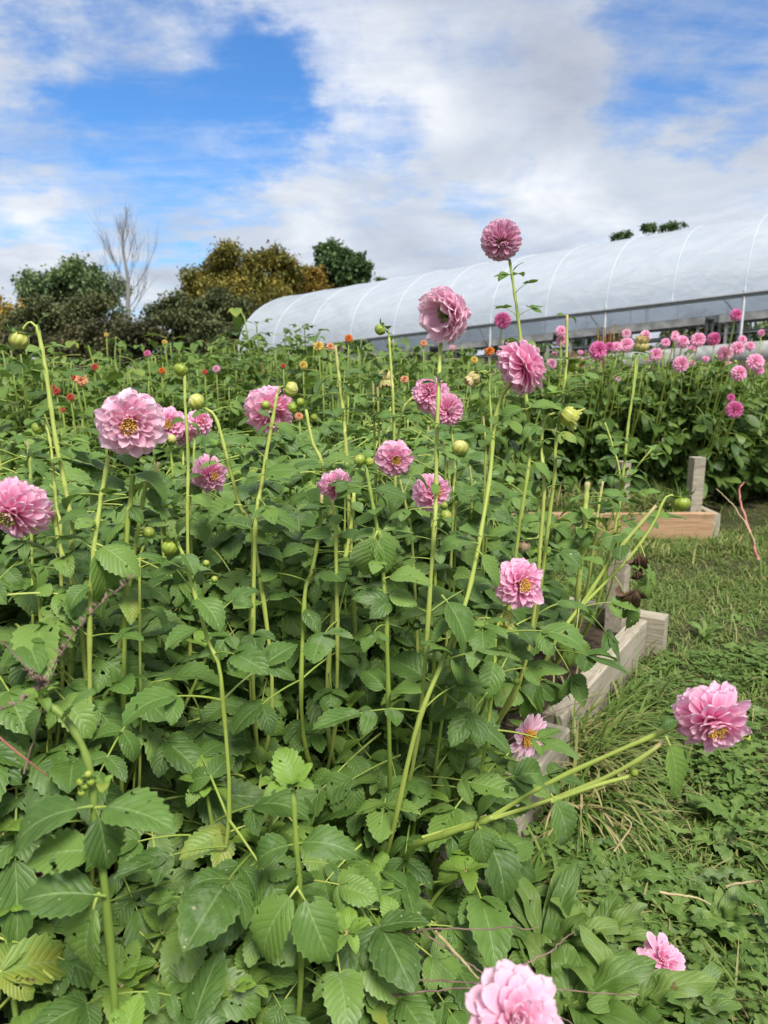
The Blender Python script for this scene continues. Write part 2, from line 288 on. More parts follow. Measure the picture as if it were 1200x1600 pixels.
# ------------------------------------------------------------------ mesh builder
class MB:
    def __init__(s): s.V = []; s.Q = []; s.UV = []; s.R = []; s.Y = []; s.MI = []; s.n = 0
    def add(s, V, Q, UV=None, rnd=0.5, yng=0.0, mi=0):
        V = np.asarray(V, dtype=np.float64); Q = np.asarray(Q, dtype=np.int64)
        if len(V) == 0: return
        s.V.append(V); s.Q.append(Q + s.n); s.UV.append(np.zeros((len(V), 2)) if UV is None else np.asarray(UV))
        s.R.append(np.broadcast_to(np.asarray(rnd, dtype=float), (len(V),))); s.Y.append(np.broadcast_to(np.asarray(yng, dtype=float), (len(V),)))
        s.MI.append(np.broadcast_to(np.asarray(mi, dtype=int), (len(Q),))); s.n += len(V)
    def box(s, c, dx, dy, dz, X=(1,0,0), Y=(0,1,0), Z=(0,0,1), **k):
        c = np.array(c, float); X, Y, Z = [np.array(a, float) for a in (X, Y, Z)]
        V = [c + i*dx/2*X + j*dy/2*Y + l*dz/2*Z for i in (-1,1) for j in (-1,1) for l in (-1,1)]
        s.add(V, [(0,1,3,2),(4,6,7,5),(0,4,5,1),(2,3,7,6),(0,2,6,4),(1,5,7,3)], **k)
    def arrays(s):
        return (np.concatenate(s.V), np.concatenate(s.Q), np.concatenate(s.UV), np.concatenate(s.R), np.concatenate(s.Y), np.concatenate(s.MI))
    def mesh(s, name, mats, smooth=True):
        V, Q, UV, R, Y, MI = s.arrays()
        me = bpy.data.meshes.new(name); me.vertices.add(len(V)); me.vertices.foreach_set('co', V.ravel())
        me.loops.add(len(Q)*4); me.loops.foreach_set('vertex_index', Q.ravel().astype(np.int32))
        me.polygons.add(len(Q)); me.polygons.foreach_set('loop_start', np.arange(0, len(Q)*4, 4, dtype=np.int32))
        me.polygons.foreach_set('material_index', MI.astype(np.int32)); me.polygons.foreach_set('use_smooth', np.full(len(Q), smooth))
        uvl = me.uv_layers.new(name='UVMap'); uvl.data.foreach_set('uv', UV[Q.ravel()].ravel().astype(np.float32))
        for nm, A in (('rnd', R), ('yng', Y)):
            a = me.attributes.new(nm, 'FLOAT', 'POINT'); a.data.foreach_set('value', A.astype(np.float32))
        for m in (mats if isinstance(mats, (list, tuple)) else [mats]): me.materials.append(m)
        me.update(calc_edges=True); return me
    def build(s, name, mats, parent=None, smooth=True, label=None):
        me = s.mesh(name, mats, smooth); o = bpy.data.objects.new(name, me); C.objects.link(o)
        if parent is not None: o.parent = parent
        if label: o['label'] = label
        return o
def norm(v): v = np.asarray(v, float); return v/(np.linalg.norm(v)+1e-12)
def tag(o, label=None, cat=None, group=None, kind=None):
    for k, v in (('label', label), ('category', cat), ('group', group), ('kind', kind)):
        if v: o[k] = v
    return o
def empty(name, loc, label=None, cat=None, group=None):
    o = bpy.data.objects.new(name, None); C.objects.link(o); o.location = tuple(float(q) for q in loc); o.empty_display_size = 0.1
    return tag(o, label, cat, group)
def inst(name, me, parent=None, loc=(0,0,0)):
    o = bpy.data.objects.new(name, me); C.objects.link(o); o.location = tuple(float(q) for q in loc)
    if parent is not None: o.parent = parent
    return o
def basis(z, spin=0.0):                     # rotation matrix whose +Z is z
    z = norm(z); a = np.array([0, 0, 1.0]) if abs(z[2]) < .95 else np.array([1.0, 0, 0]); x = norm(np.cross(a, z)); y = np.cross(z, x)
    c, s_ = math.cos(spin), math.sin(spin); return np.stack([c*x+s_*y, -s_*x+c*y, z], axis=1)
def frame(y, up):                           # rotation whose +Y is y and whose +Z is as near to up as it can be
    y = norm(y); x = np.cross(y, up)
    if np.linalg.norm(x) < 1e-4: x = np.cross(y, [1.0, 0, 0])
    x = norm(x); return np.stack([x, y, np.cross(x, y)], axis=1)
def spline(P, n):
    P = np.asarray(P, float)
    if len(P) == 2: t = np.linspace(0, 1, n)[:, None]; return P[0]*(1-t)+P[1]*t
    E = np.vstack([2*P[0]-P[1], P, 2*P[-1]-P[-2]]); out = []
    ts = np.linspace(0, len(P)-1, n)
    for t in ts:
        i = min(int(t), len(P)-2); f = t-i; a, b, c, d = E[i], E[i+1], E[i+2], E[i+3]
        out.append(0.5*((2*b)+(-a+c)*f+(2*a-5*b+4*c-d)*f*f+(-a+3*b-3*c+d)*f**3))
    return np.array(out)
def tube(mb, P, rad, nseg=8, rnd=0.5, yng=0.0, mi=0, cap=True):
    P = np.asarray(P, float); n = len(P); rad = np.broadcast_to(np.asarray(rad, float), (n,))
    T = np.gradient(P, axis=0); T /= (np.linalg.norm(T, axis=1)[:, None]+1e-12)
    ref = np.array([0, 0, 1.0]) if abs(T[0][2]) < .9 else np.array([1.0, 0, 0]); x = norm(np.cross(T[0], ref)); V = []
    for i in range(n):
        x = norm(x - T[i]*np.dot(x, T[i])); y = np.cross(T[i], x)
        for k in range(nseg):
            a = 2*math.pi*k/nseg; V.append(P[i] + rad[i]*(math.cos(a)*x+math.sin(a)*y))
    Q = [(i*nseg+k, i*nseg+(k+1) % nseg, (i+1)*nseg+(k+1) % nseg, (i+1)*nseg+k) for i in range(n-1) for k in range(nseg)]
    if cap and nseg >= 4:
        for b in (0, (n-1)*nseg):
            for k in range(1, nseg-2, 2): Q.append((b, b+k, b+k+1, b+k+2))
    uv = [(k/nseg, i/(n-1)) for i in range(n) for k in range(nseg)]
    mb.add(V, Q, uv, rnd, yng, mi)
def grid_q(a, b): return [(i*(b+1)+j, i*(b+1)+j+1, (i+1)*(b+1)+j+1, (i+1)*(b+1)+j) for i in range(a) for j in range(b)]

# ------------------------------------------------------------------ leaves
def leaflet(L, W, fold, curl, rng, nl=16, nw=6, serr=1.0, peak=0.6, tipk=0.9, roll=0.0):
    us = np.linspace(-1, 1, nw+1); V = []; UV = []; y = z = 0.0; ph = rng.random()*6; tw = rng.uniform(-.5, .5)
    for i in range(nl+1):
        v = i/nl; a = curl*(v**1.3)
        if i: y += L/nl*math.cos(a); z -= L/nl*math.sin(a)
        wv = W/2*((v+0.02)**peak*(1.0-v*0.985)**tipk)/((0.4**peak)*(0.6**tipk))
        sw = 0.18*W*tw*math.sin(v*2.2)
        for j, u in enumerate(us):
            e = 1.0; dy = 0.0
            if serr and (j == 0 or j == nw) and 0 < i < nl:
                e = 1.0+0.085*serr if i % 2 == 0 else 1.0-0.045*serr; dy = L*0.018*serr if i % 2 == 0 else -L*0.006
            xx = u*wv*e
            zz = fold*abs(xx) - 0.55*fold*abs(xx)*abs(u) + 0.035*W*math.sin(v*9+ph+u*2)*abs(u) + roll*abs(u)**3*wv
            V.append((xx+sw, y+dy+zz*math.sin(a)*.6, z+zz*math.cos(a))); UV.append(((u+1)/2, v))
    return np.array(V), np.array(grid_q(nl, nw)), np.array(UV)
def compound(rng, size=0.085, n_pair=1, hi=True, petiole=0.07):
    """one dahlia leaf: stalk, one or two pairs of side leaflets, a larger end leaflet; grows along +Y"""
    mb = MB(); nl, nw = (16, 6) if hi else (5, 2); se = 1.0 if hi else 0.0
    droop = rng.uniform(0.2, 0.9); Ls = petiole+0.05*n_pair; k = 7; P = [(0, 0, 0)]; a0 = rng.uniform(.1, .35)
    for i in range(1, k): a = a0 - droop*i/k; P.append((0, P[-1][1]+Ls/(k-1)*math.cos(a), P[-1][2]+Ls/(k-1)*math.sin(a)))
    P = np.array(P); tube(mb, P, np.linspace(.0022, .0013, k)*size/.085, 5 if hi else 3, rnd=.45, mi=1, cap=False)
    def place(L, W, org, ydir, up, rr):
        V, Q, UV = leaflet(L, W, rng.uniform(.1, .85), rng.uniform(.1, 1.3), rng, nl, nw, se, rng.uniform(.5, .7), rng.uniform(.75, 1.0), rng.uniform(-.3, .15))
        F = frame(ydir, up); mb.add(V@F.T+org, Q, UV, rnd=rr)
    d = norm(P[-1]-P[-2]); place(size*rng.uniform(.85, 1.25), size*rng.uniform(.50, .78), P[-1], d, [rng.uniform(-.25, .25), 0, 1], 0.5)
    for q in range(n_pair):
        org = P[-1-q*2-(1 if n_pair > 1 else 0)] if q or n_pair > 1 else P[-1]
        for sg in (-1, 1):
            an = R_(rng.uniform(52, 72)); sc = rng.uniform(.60, .80)*(1-.15*q)
            yd = np.array([sg*math.sin(an), math.cos(an), rng.uniform(-.35, .1)]); place(size*sc, size*sc*rng.uniform(.48, .66), org, yd, [sg*rng.uniform(-.3, .1), 0, 1], 0.5)
    return mb.arrays()
rg = random.Random(11)
HI5 = [compound(rg, n_pair=2, petiole=.045) for _ in range(8)]; HI3 = [compound(rg, n_pair=1, petiole=.045) for _ in range(12)]
HI1 = [compound(rg, n_pair=0, petiole=.015) for _ in range(9)]
LO = [compound(rg, n_pair=1, hi=False, petiole=.045) for _ in range(5)] + [compound(rg, n_pair=0, hi=False, petiole=.03) for _ in range(3)]
def put_leaf(mb, T, org, ydir, up, sc, rnd, yng=0.0):
    V, Q, UV, R, Y, MI = T; F = frame(ydir, np.asarray(up, float)); mb.add((V*sc)@F.T+org, Q, UV, np.clip(rnd+(R-.5)*.0, 0, 1), yng, MI)
def rnd_leaf(r):  # colour value; a few go over the yellow threshold
    return r.random()*0.93 if r.random() > .012 else 1.0
def tuft(mb, org, r, sc=1.0, n=5, hi=True):
    """pale young leaves at a growing tip"""
    for k in range(n):
        a = 2.4*k+r.random(); el = r.uniform(.5, 1.2)
        put_leaf(mb, (HI1 if hi else LO[5:])[r.randrange(6 if hi else 3)], org, [math.cos(a)*math.cos(el), math.sin(a)*math.cos(el), math.sin(el)], [0, 0, 1], sc*r.uniform(.3, .6), r.random(), r.uniform(.45, .95))

# ------------------------------------------------------------------ blooms and buds
def bloom_meshes(seed, kind='deco', open_c=True, lo=False):
    """unit bloom, radius 1, facing +Z"""
    r = random.Random(seed); mb = MB(); GA = 2.399963
    if kind == 'ball': N, t0, t1 = 150, .12, 2.35
    elif kind == 'daisy': N, t0, t1 = 24, 1.1, 1.45
    else: N, t0, t1 = 112, (.47 if open_c else .10), 2.3
    if lo: N = int(N*.62)
    wm = r.uniform(.82, 1.10); am = r.uniform(-.18, .28); N = int(N*r.uniform(.82, 1.0)/ (wm**.7)) if kind == 'deco' and not lo else N
    nl, nw = (3, 2) if lo else (9, 6)
    us = np.linspace(-1, 1, nw+1); vs = 1-(1-np.linspace(0, 1, nl+1))**1.45; Q = grid_q(nl, nw)
    asym = r.uniform(0, 6.28)
    for i in range(N):
        f = (i+.5)/N
        th = t0+(t1-t0)*(f**(.62 if kind == 'ball' else .78)) + r.uniform(-.06, .06); ph = i*GA + r.uniform(-.12, .12)
        if kind == 'daisy': th = r.uniform(t0, t1)
        sr = np.array([math.sin(th)*math.cos(ph), math.sin(th)*math.sin(ph), math.cos(th)])
        et = np.array([math.cos(th)*math.cos(ph), math.cos(th)*math.sin(ph), -math.sin(th)]); ep = np.array([-math.sin(ph), math.cos(ph), 0])
        ep = norm(ep + sr*r.uniform(-.15, .15)+et*r.uniform(-.12, .12))
        if kind == 'ball':
            Lr = .84*(0.60+.40*min(1, f*3.0)); W = .20+.20*min(1, f*2.5); a0, a1, cup = -.15, .30, 1.15
            if f < .12: a0, a1 = -.5, -.5
        elif kind == 'daisy': Lr = .95*r.uniform(.85, 1.05); W = .34; a0, a1, cup = -.1, .35, .35
        else:
            g = min(1, f*1.9); Lr = (.36+.52*g**.8)*r.uniform(.90, 1.10)*(1 if f < .8 else 1-.9*(f-.8)); W = (.20+.33*g)*wm; a0, a1, cup = -.25*(1-g)-.12, -.35+ .95*g+am+r.uniform(-.28, .28), 1.05-.40*g
            if f > .9: Lr *= .95
            if r.random() < .06: a1 += .8*r.choice((-1, 1)); W *= .8
        Lr *= 1+.10*math.cos(ph-asym); W *= r.uniform(.88, 1.12)
        rb = .10 if kind != 'ball' else .18
        base = sr*rb; P = base.copy(); sa = r.uniform(-.25, .25)
        V = []; UV = []
        for a_i, v in enumerate(vs):
            a = a0+(a1-a0)*v**1.1
            dr = math.cos(a)*sr+math.sin(a)*et; nn = -math.cos(a)*et+math.sin(a)*sr
            if a_i: P = P+dr*(Lr*(v-vs[a_i-1]))
            wv = W/2*(.22+.92*v**.75)*(math.sqrt(max(0, 1-((v-.60)/.40)**2)) if v > .60 else 1)+.012*W
            cc = cup*(1-.45*v)
            for u in us:
                rip = .02*math.sin(7*v+5*u+i)
                V.append(P+ep*(u*wv)*(1-.12*cc*abs(u)) + nn*(cc*wv*.75*u*u + rip + sa*wv*u*.4) - dr*(abs(u)**2*.10*W*v)); UV.append(((u+1)/2, v))
        mb.add(V, Q, UV, r.random(), min(1, f*1.1))
    petals = mb
    cen = MB(); n = 46 if kind != 'daisy' else 70
    if lo: n = 10
    R0 = .125 if kind != 'daisy' else .24; zc = (.26 if kind == 'deco' else .16) if open_c else .05
    for i in range(n):
        rr = R0*math.sqrt((i+.5)/n); ph = i*GA; p = np.array([rr*math.cos(ph), rr*math.sin(ph), zc]); up = norm([p[0]*1.6, p[1]*1.6, .3])
        tube(cen, [p, p+up*r.uniform(.12, .22), p+up*.24*r.uniform(.8, 1.2)], [.022, .026, .008], 5 if not lo else 4, rnd=r.random())
    cal = MB()
    tube(cal, [(0,0,-.34),(0,0,-.24),(0,0,-.10),(0,0,.0)], [.05,.11,.14,.10], 10)
    for k in range(6):
        ph = k*math.pi/3+.2; V, Qs, UVs = leaflet(.27, .12, .3, 1.0, r, 6, 2, 0); F = frame([math.cos(ph), math.sin(ph), -.15], [0, 0, -1.0])
        cal.add(V@F.T+np.array([.12*math.cos(ph), .12*math.sin(ph), -.24]), Qs, UVs)
    return petals, cen, cal
def add_bloom(parent, base, c, rad, face, seed, kind='deco', mat='petal_pink', open_c=True, label=None, cmat='centre'):
    F = basis(face, seed*1.3); parts = bloom_meshes(seed, kind, open_c); root = None
    for mb, nm, mt in zip(parts, ('bloom', 'flower_centre', 'calyx'), (mat, cmat, 'sepal')):
        if nm == 'flower_centre' and not open_c and kind == 'ball': continue
        V = []
        for i in range(len(mb.V)): mb.V[i] = (mb.V[i]*rad)@F.T + c - base
        o = mb.build(nm, M[mt], root if root is not None else parent)
        if root is None: root = o
    if label: root['label'] = label
    return root
def add_bud(parent, base, c, rad, face, kind, seed):
    r = random.Random(seed); rad = rad*.82;  F = basis(face, seed); mb = MB(); nr, ns = 9, 24; prof = [(.0,-.9),(.55,-.8),(.9,-.4),(1,.05),(.93,.4),(.75,.7),(.5,.9),(.25,1.02),(.0,1.05)]
    open_ = kind in ('opening',); V = []; UV = []
    for i, (q, z) in enumerate(prof):
        for k in range(ns):
            a = 2*math.pi*k/ns; lob = 1+.17*abs(math.sin(4*a+z*.5))-.09
            V.append((q*lob*math.cos(a+z*.35), q*lob*math.sin(a+z*.35), z*(.84+.1*abs(math.sin(4*a))))); UV.append((k/ns*8, (z+.9)/1.95))
    Q = [(i*ns+k, i*ns+(k+1) % ns, (i+1)*ns+(k+1) % ns, (i+1)*ns+k) for i in range(nr-1) for k in range(ns)]
    mb.add(V, Q, UV, r.random())
    if open_ or kind == 'pinktip':
        for k in range(14):
            ph = k*2.4; V2, Q2, U2 = leaflet(1.3+.3*r.random(), .55, .8, -.35 if not open_ else .3, r, 7, 4, 0, .5, .45); F2 = frame([.42*math.cos(ph), .42*math.sin(ph), 1], [-math.cos(ph), -math.sin(ph), .2])
            mb.add(V2@F2.T+np.array([.62*math.cos(ph), .62*math.sin(ph), -.1]), Q2, U2*[1, .9], r.random())
    for i in range(len(mb.V)): mb.V[i] = (mb.V[i]*rad)@F.T + c - base
    mt = {'green': 'bud_green', 'yellow': 'bud_yellow', 'opening': 'bud_yellow', 'pinktip': 'bud_pink', 'brown': 'bud_brown'}[kind]
    o = mb.build('bud', M[mt], parent)
    sp = MB()
    for k in range(7):
        ph = k*2*math.pi/7+.3; V2, Q2, U2 = leaflet(1.5*r.uniform(.8, 1.2), .66, .3, r.uniform(.2, 1.6), r, 7, 2, 0, .55, .9); F2 = frame([math.cos(ph), math.sin(ph), r.uniform(-.1, .7)], [0, 0, 1.0])
        sp.add(V2@F2.T+np.array([.45*math.cos(ph), .45*math.sin(ph), -.88]), Q2, U2, r.random())
    for i in range(len(sp.V)): sp.V[i] = (sp.V[i]*rad)@F.T + c - base
    sp.build('sepals', M['sepal'], o); return o

# ------------------------------------------------------------------ ground
def gh(x, y):
    f = np.clip((y-8.0)/8.0, 0, 1); f = f*f*(3-2*f); return f*np.clip((x+4)*.094, -.1, 1.7)
def make_ground():
    xs = np.concatenate([np.linspace(-800, -45, 12), np.linspace(-40, 40, 81), np.linspace(45, 800, 12)]); ys = np.concatenate([np.linspace(-200, -3, 8), np.linspace(-2, 45, 95), np.linspace(50, 1200, 16)])
    X, Y = np.meshgrid(xs, ys); Z = gh(X, Y) + np.where((np.abs(X) < 12) & (Y < 12), .012*np.sin(X*7.1)*np.cos(Y*6.3), 0)
    mb = MB(); mb.add(np.stack([X.ravel(), Y.ravel(), Z.ravel()], 1), grid_q(len(ys)-1, len(xs)-1)); tag(mb.build('ground', M['ground']), kind='structure')
make_ground()

# ------------------------------------------------------------------ raised beds
U = np.array([.543, .84, 0.0]); VV = np.array([-.84, .543, 0.0]); O = np.array([-.03, 1.10, 0.0])
def bed(s, t): return O + U*s + VV*t
def board(mb, a, b, wid, z0, z1, seed=0):   # plank from a to b with softened, slightly uneven edges; local X along it
    a = np.array(a, float); b = np.array(b, float); L = np.linalg.norm(b-a); r = random.Random(seed); n = 14; V = []
    for i in range(n+1):
        x = L*i/n; j = [r.uniform(-.0022, .0022) for _ in range(8)]; c = .006
        sec = [(-wid/2, z0), (wid/2, z0), (wid/2+j[0], z1-c+j[1]), (wid/2-c+j[2], z1+j[3]), (-wid/2+c+j[4], z1+j[5]), (-wid/2+j[6], z1-c+j[7])]
        for (y, z) in sec: V.append((x, y, z))
    Q = [(i*6+k, i*6+(k+1) % 6, (i+1)*6+(k+1) % 6, (i+1)*6+k) for i in range(n) for k in range(6)]
    for b0 in (0, n*6): Q += [(b0, b0+1, b0+2, b0+5), (b0+5, b0+2, b0+3, b0+4)]
    mb.add(V, Q)
def bed_part(name, a, b, wid, z0, z1, mat, parent, seed=0):
    mb = MB(); a = np.array(a, float); b = np.array(b, float); board(mb, (0,0,0), (np.linalg.norm((b-a)[:2]), 0, 0), wid, z0, z1, seed)
    o = mb.build(name, mat, parent, smooth=False); p = np.array(parent.location); o.location = tuple(a - p - np.array([0, 0, a[2]-0])*1.0 + np.array([0, 0, 0])) ; o.location.z = -p[2]
    d = b-a; o.rotation_euler = (0, 0, math.atan2(d[1], d[0])); return o
def post(name, c, w_, z0, z1, mat, parent, rz=0, tilt=0.0):
    mb = MB(); mb.box((0, 0, (z0+z1)/2), w_, w_, z1-z0); o = mb.build(name, mat, parent, smooth=False)
    p = np.array(parent.location); o.location = (float(c[0]-p[0]), float(c[1]-p[1]), -p[2]); o.rotation_euler = (0, tilt, rz)
    bv = o.modifiers.new('b', 'BEVEL'); bv.width = .004; bv.segments = 2; return o
fb = empty('raised_bed', (*bed(.5, .75)[:2], 0), 'grey weathered timber bed edge holding the large front clump of pink dahlias', 'planter')
rz = math.atan2(U[1], U[0])
bed_part('side_board', bed(-1.3, 0), bed(.93, 0), .085, -.01, .16, M['wood_grey'], fb, 1)
bed_part('side_board', bed(1.0, .035), bed(1.96, .035), .06, -.01, .15, M['wood_grey'], fb, 2)
bed_part('side_board', bed(-1.3, 1.6), bed(1.96, 1.6), .06, -.01, .15, M['wood_grey'], fb, 3)
bed_part('end_board', bed(2.0, -.06), bed(2.0, 1.63), .07, -.01, .165, M['wood_grey'], fb, 4)
post('corner_post', bed(1.90, .11), .07, 0, .42, M['wood_grey'], fb, rz)
post('corner_post', bed(1.90, 1.50), .07, 0, .40, M['wood_grey'], fb, rz)
def soil(name, pts, z):
    mb = MB(); n = 10; A, B, D, E = [np.array(p, float) for p in pts]; V = []
    for i in range(n+1):
        for j in range(n+1):
            p = (A*(1-i/n)+B*i/n)*(1-j/n)+(E*(1-i/n)+D*i/n)*j/n; V.append((p[0], p[1], z+.02*math.sin(i*2.1+j*1.3)))
    mb.add(V, grid_q(n, n)); return tag(mb.build(name, M['soil']), kind='structure')
soil('soil', (bed(-1.3, .06), bed(1.95, .08), bed(1.95, 1.57), bed(-1.3, 1.57)), .10)
# far bed with the tan front board
f0 = at(1113, 806, 4.82); 
rb_ = empty('raised_bed', (.6, 6.6, 0), 'long bed of pompon dahlias with a tan front plank and grey post', 'planter')
YF = f0[1]; XR = f0[0]
bed_part('end_board', (-1.15, YF, 0), (XR, YF, 0), .045, -.01, .17, M['wood_tan'], rb_, 5)
bed_part('side_board', (XR+.03, YF, 0), (XR+.03, 12.5, 0), .05, -.01, .16, M['wood_grey'], rb_, 6)
bed_part('side_board', (-1.18, YF, 0), (-1.18, 12.5, 0), .05, -.01, .16, M['wood_grey'], rb_, 7)
pp = at(1086, 760, 4.93); post('corner_post', (pp[0], pp[1]), .080, 0, at(1086, 713, 4.93)[2], M['wood_grey'], rb_, .1)
pp = at(972, 760, 5.2); post('stake', (pp[0], pp[1]), .075, 0, .45, M['wood_grey'], rb_, .3)
soil('soil', ((-1.15, YF+.04, 0), (XR, YF+.04, 0), (XR, 12.4, 0), (-1.15, 12.4, 0)), .11)
# neighbouring bed seen between the stems at left, and its post
lb = empty('raised_bed', (-1.5, 4.2, 0), 'low bed end of orange boards glimpsed between stems below a pink bloom', 'planter')
q1 = at(372, 742, 3.6); q2 = at(412, 742, 3.6)
bed_part('end_board', (q1[0]-.12, q1[1], 0), (q2[0], q1[1], 0), .045, -.01, at(390, 735, 3.6)[2], M['wood_tan'], lb, 8)
bed_part('side_board', (q1[0]-.145, q1[1], 0), (-1.25, 4.6, 0), .045, -.01, .3, M['wood_tan'], lb, 9)
pp = at(355, 850, 2.9); post('stake', (pp[0], pp[1]), .07, 0, at(355, 824, 2.9)[2], M['wood_grey'], lb, .2)

# ------------------------------------------------------------------ front dahlias
class Plant:
    def __init__(s, st, label, seed, h=.7, rad=.32, n=7, lean=(0, 0), group='pink dahlia plants in the front bed', leafs=1.02, base=None):
        s.base = bed(*st) + np.array([0, 0, .10]) if base is None else np.array(base, float); s.r = random.Random(seed); s.seed = seed
        s.o = empty('dahlia_plant', s.base, label, 'dahlia', group); s.f = MB(); s.ns = 0
        n = int(n*1.7)
        for i in range(n):
            a = 2*math.pi*i/n*1.618 + s.r.uniform(-.4, .4); rr = rad*math.sqrt(s.r.uniform(.05, 1)); hh = (h-s.base[2])*s.r.uniform(.60, 1.05)*(1-.25*(rr/rad)**2)
            top = s.base + np.array([rr*math.cos(a)+lean[0], rr*math.sin(a)+lean[1], hh]); mid = s.base*.5+top*.5 + np.array([rr*.18*math.cos(a), rr*.18*math.sin(a), .06])
            s.stem([s.base+np.array([.02*math.cos(a), .02*math.sin(a), -.02]), mid, top], .0058, .0032, leaves='full', sc=leafs, shade=s.r.uniform(.0, .35)); tuft(s.f, top-s.base, s.r, .95, 7)
        for i in range(int(105*(rad/.32)**2*(h/.8))):
            a = s.r.gauss(-math.pi/2+.2, 1.25); z = s.r.uniform(.30, 1.0); zz = (h*.97-s.base[2])*z; rr = rad*1.02*math.sqrt(max(.05, 1-.75*z**2.2))*s.r.uniform(.8, 1.0)
            el = s.r.uniform(-.75, .15)+.5*(z-.5); ph = a+s.r.gauss(0, .5); q = np.array([rr*math.cos(a)+lean[0]*z, rr*math.sin(a)+lean[1]*z, zz])
            yd = np.array([math.cos(ph)*math.cos(el), math.sin(ph)*math.cos(el), math.sin(el)]); pool = HI5+HI3*2
            if s.clear(q): continue
            put_leaf(s.f, pool[s.r.randrange(len(pool))], q-yd*.09*leafs, yd, [s.r.uniform(-.3, .3), s.r.uniform(-.7, 0), 1], leafs*s.r.uniform(.55, 1.12), rnd_leaf(s.r))
    def stem(s, P, r0=.005, r1=.003, leaves=None, sc=1.0, shade=None, cut=False):
        r = s.r; r0 *= .70; r1 *= .80; P = np.array(P, float); L = sum(np.linalg.norm(P[i+1]-P[i]) for i in range(len(P)-1)); n = max(8, int(L/.03)); S = spline(P, n) - s.base
        mb = MB(); rad = np.linspace(r0, r1, n)*(1+.0)
        step = max(3, int((.085 if leaves == 'full' else .105)/(L/n)))
        for i in range(step, n-1, step): rad[i] *= 1.32
        tube(mb, S, rad, 9, rnd=r.uniform(.45, .95) if shade is None else shade, yng=np.repeat(np.linspace(0, 1, n)**14*(1 if cut else 0), 9))
        mb.build('stem', M['stem'], s.o)
        T = np.gradient(S, axis=0); ph = r.random()*3
        for i in range(step, n-1, step):
            t = i/n; zw = S[i][2]+s.base[2]
            if leaves is None: continue
            if leaves == 'sparse' and (t < .35 or t > .93 or r.random() < .25): continue
            if leaves == 'low' and (t < .2 or t > .9 or (zw > .88 and r.random() < .35)): continue
            ph += math.pi/2+r.uniform(-.3, .3); size = (1.05 if t < .6 else 1.05-.9*(t-.6))*sc*r.uniform(.75, 1.15)
            if leaves == 'sparse': size *= .60*(1.1-t*.5)
            if leaves == 'low': size = sc*r.uniform(.7, 1.1)*(1.15-.72*min(1, max(0, (zw-.45)/.5)))
            if leaves == 'full' and t < .2 and r.random() < .5: continue
            for sg in (0, math.pi):
                if r.random() < .08 or s.clear(S[i]): continue
                a = ph+sg; el = r.uniform(-.35, .5) if leaves == 'full' else r.uniform(-.2, .6)
                y = [math.cos(a)*math.cos(el), math.sin(a)*math.cos(el), math.sin(el)]
                pool = (HI5+HI3*2) if (leaves != 'sparse' and size > .75) else (HI3+HI1*2)
                put_leaf(s.f, pool[r.randrange(len(pool))], S[i], y, [r.uniform(-.35, .35), r.uniform(-.45, .1), 1], size, rnd_leaf(r), max(0, (t-.8)*2)*r.random())
        return S+s.base
    def px(s, pts, **k):                     # stem through picture points with depths, tip first, then down to the root
        W = [at(*p) for p in pts][::-1]; low = W[0]; b = s.base
        if len(W) > 1: dr = norm(low-W[1])
        else: dr = np.array([0, 0, -1.0])
        dr = norm(dr+np.array([0, 0, -.9])); h_ = low[2]-b[2]; m = low+dr*h_*.5; e = low*.5+b*.5 if np.linalg.norm((low-b)[:2]) > .3 else low*.65+b*.35
        e = e.copy(); e[2] = b[2]; m = m*.6+(low+e)*.2
        k.setdefault('leaves', 'low'); return s.stem([e, m]+W, **k)
    def clear(s, q):                         # keeps the outer timber free of leaves
        w_ = q+s.base-O; a_, b_ = w_@U, w_@VV; return a_ > .72 and b_ < .17 and q[2]+s.base[2] < .62
    def leaf_at(s, x, y, d, ang, size, tilt=0.3, yng=0.0, kind=1, up=(0, -.25, 1)):
        a = R_(ang); p = at(x, y, d)-s.base
        put_leaf(s.f, (HI1 if kind == 1 else HI3 if kind == 3 else HI5)[s.r.randrange(5)], p, [math.cos(a), -tilt*.6, math.sin(a)*1.0], up, size*.88, rnd_leaf(s.r)*.95, yng)
    def bloom(s, x, y, d, wpx, face, seed, **k):
        c = at(x, y, d); rad = wpx/2*d/FPX*1.03; f = np.array([face[0], -face[2], face[1]], float)
        return add_bloom(s.o, s.base, c, rad, f, seed, **k)
    def bud(s, x, y, d, wpx, face, kind):
        add_bud(s.o, s.base, at(x, y, d), wpx/2*d/FPX, np.array([face[0], -face[2], face[1]], float), kind, s.r.randrange(1000))
    def done(s): s.f.build('foliage', [M['leaf'], M['stem']], s.o)

D = 'dahlia plant '
p1 = Plant((-.55, .10), D+'with a thick bent stem and a cluster of unopened green buds', 1, h=.48, rad=.26, n=8, leafs=.95)
p1.px([(62,1093,.78),(100,1120,.78),(128,1165,.78),(143,1215,.78),(150,1290,.78),(166,1410,.79)], r0=.0062, r1=.0042, shade=.0, leaves=None)
for (x, y, a) in ((126,1222,200),(133,1228,260),(142,1222,300),(128,1238,240),(138,1210,90)): p1.bud(x, y, .765, 15, (math.cos(R_(a))*.5, math.sin(R_(a)), .3), 'green')
for a in ((145,1260,.77,190,1.15,.4),(150,1262,.77,12,1.1,.5),(150,1262,.77,-70,.8,.5),(155,1395,.78,-115,1.25,.9),(165,1400,.78,160,1.0,.6),(160,1330,.78,170,.9,.5),(100,1130,.78,60,.7,.3),(70,1100,.78,-120,.6,.4)): p1.leaf_at(*a)
tuft(p1.f, at(62,1093,.78)-p1.base, p1.r, .55, 6); tuft(p1.f, at(162,1225,.77)-p1.base, p1.r, .4, 3)
p1.done()
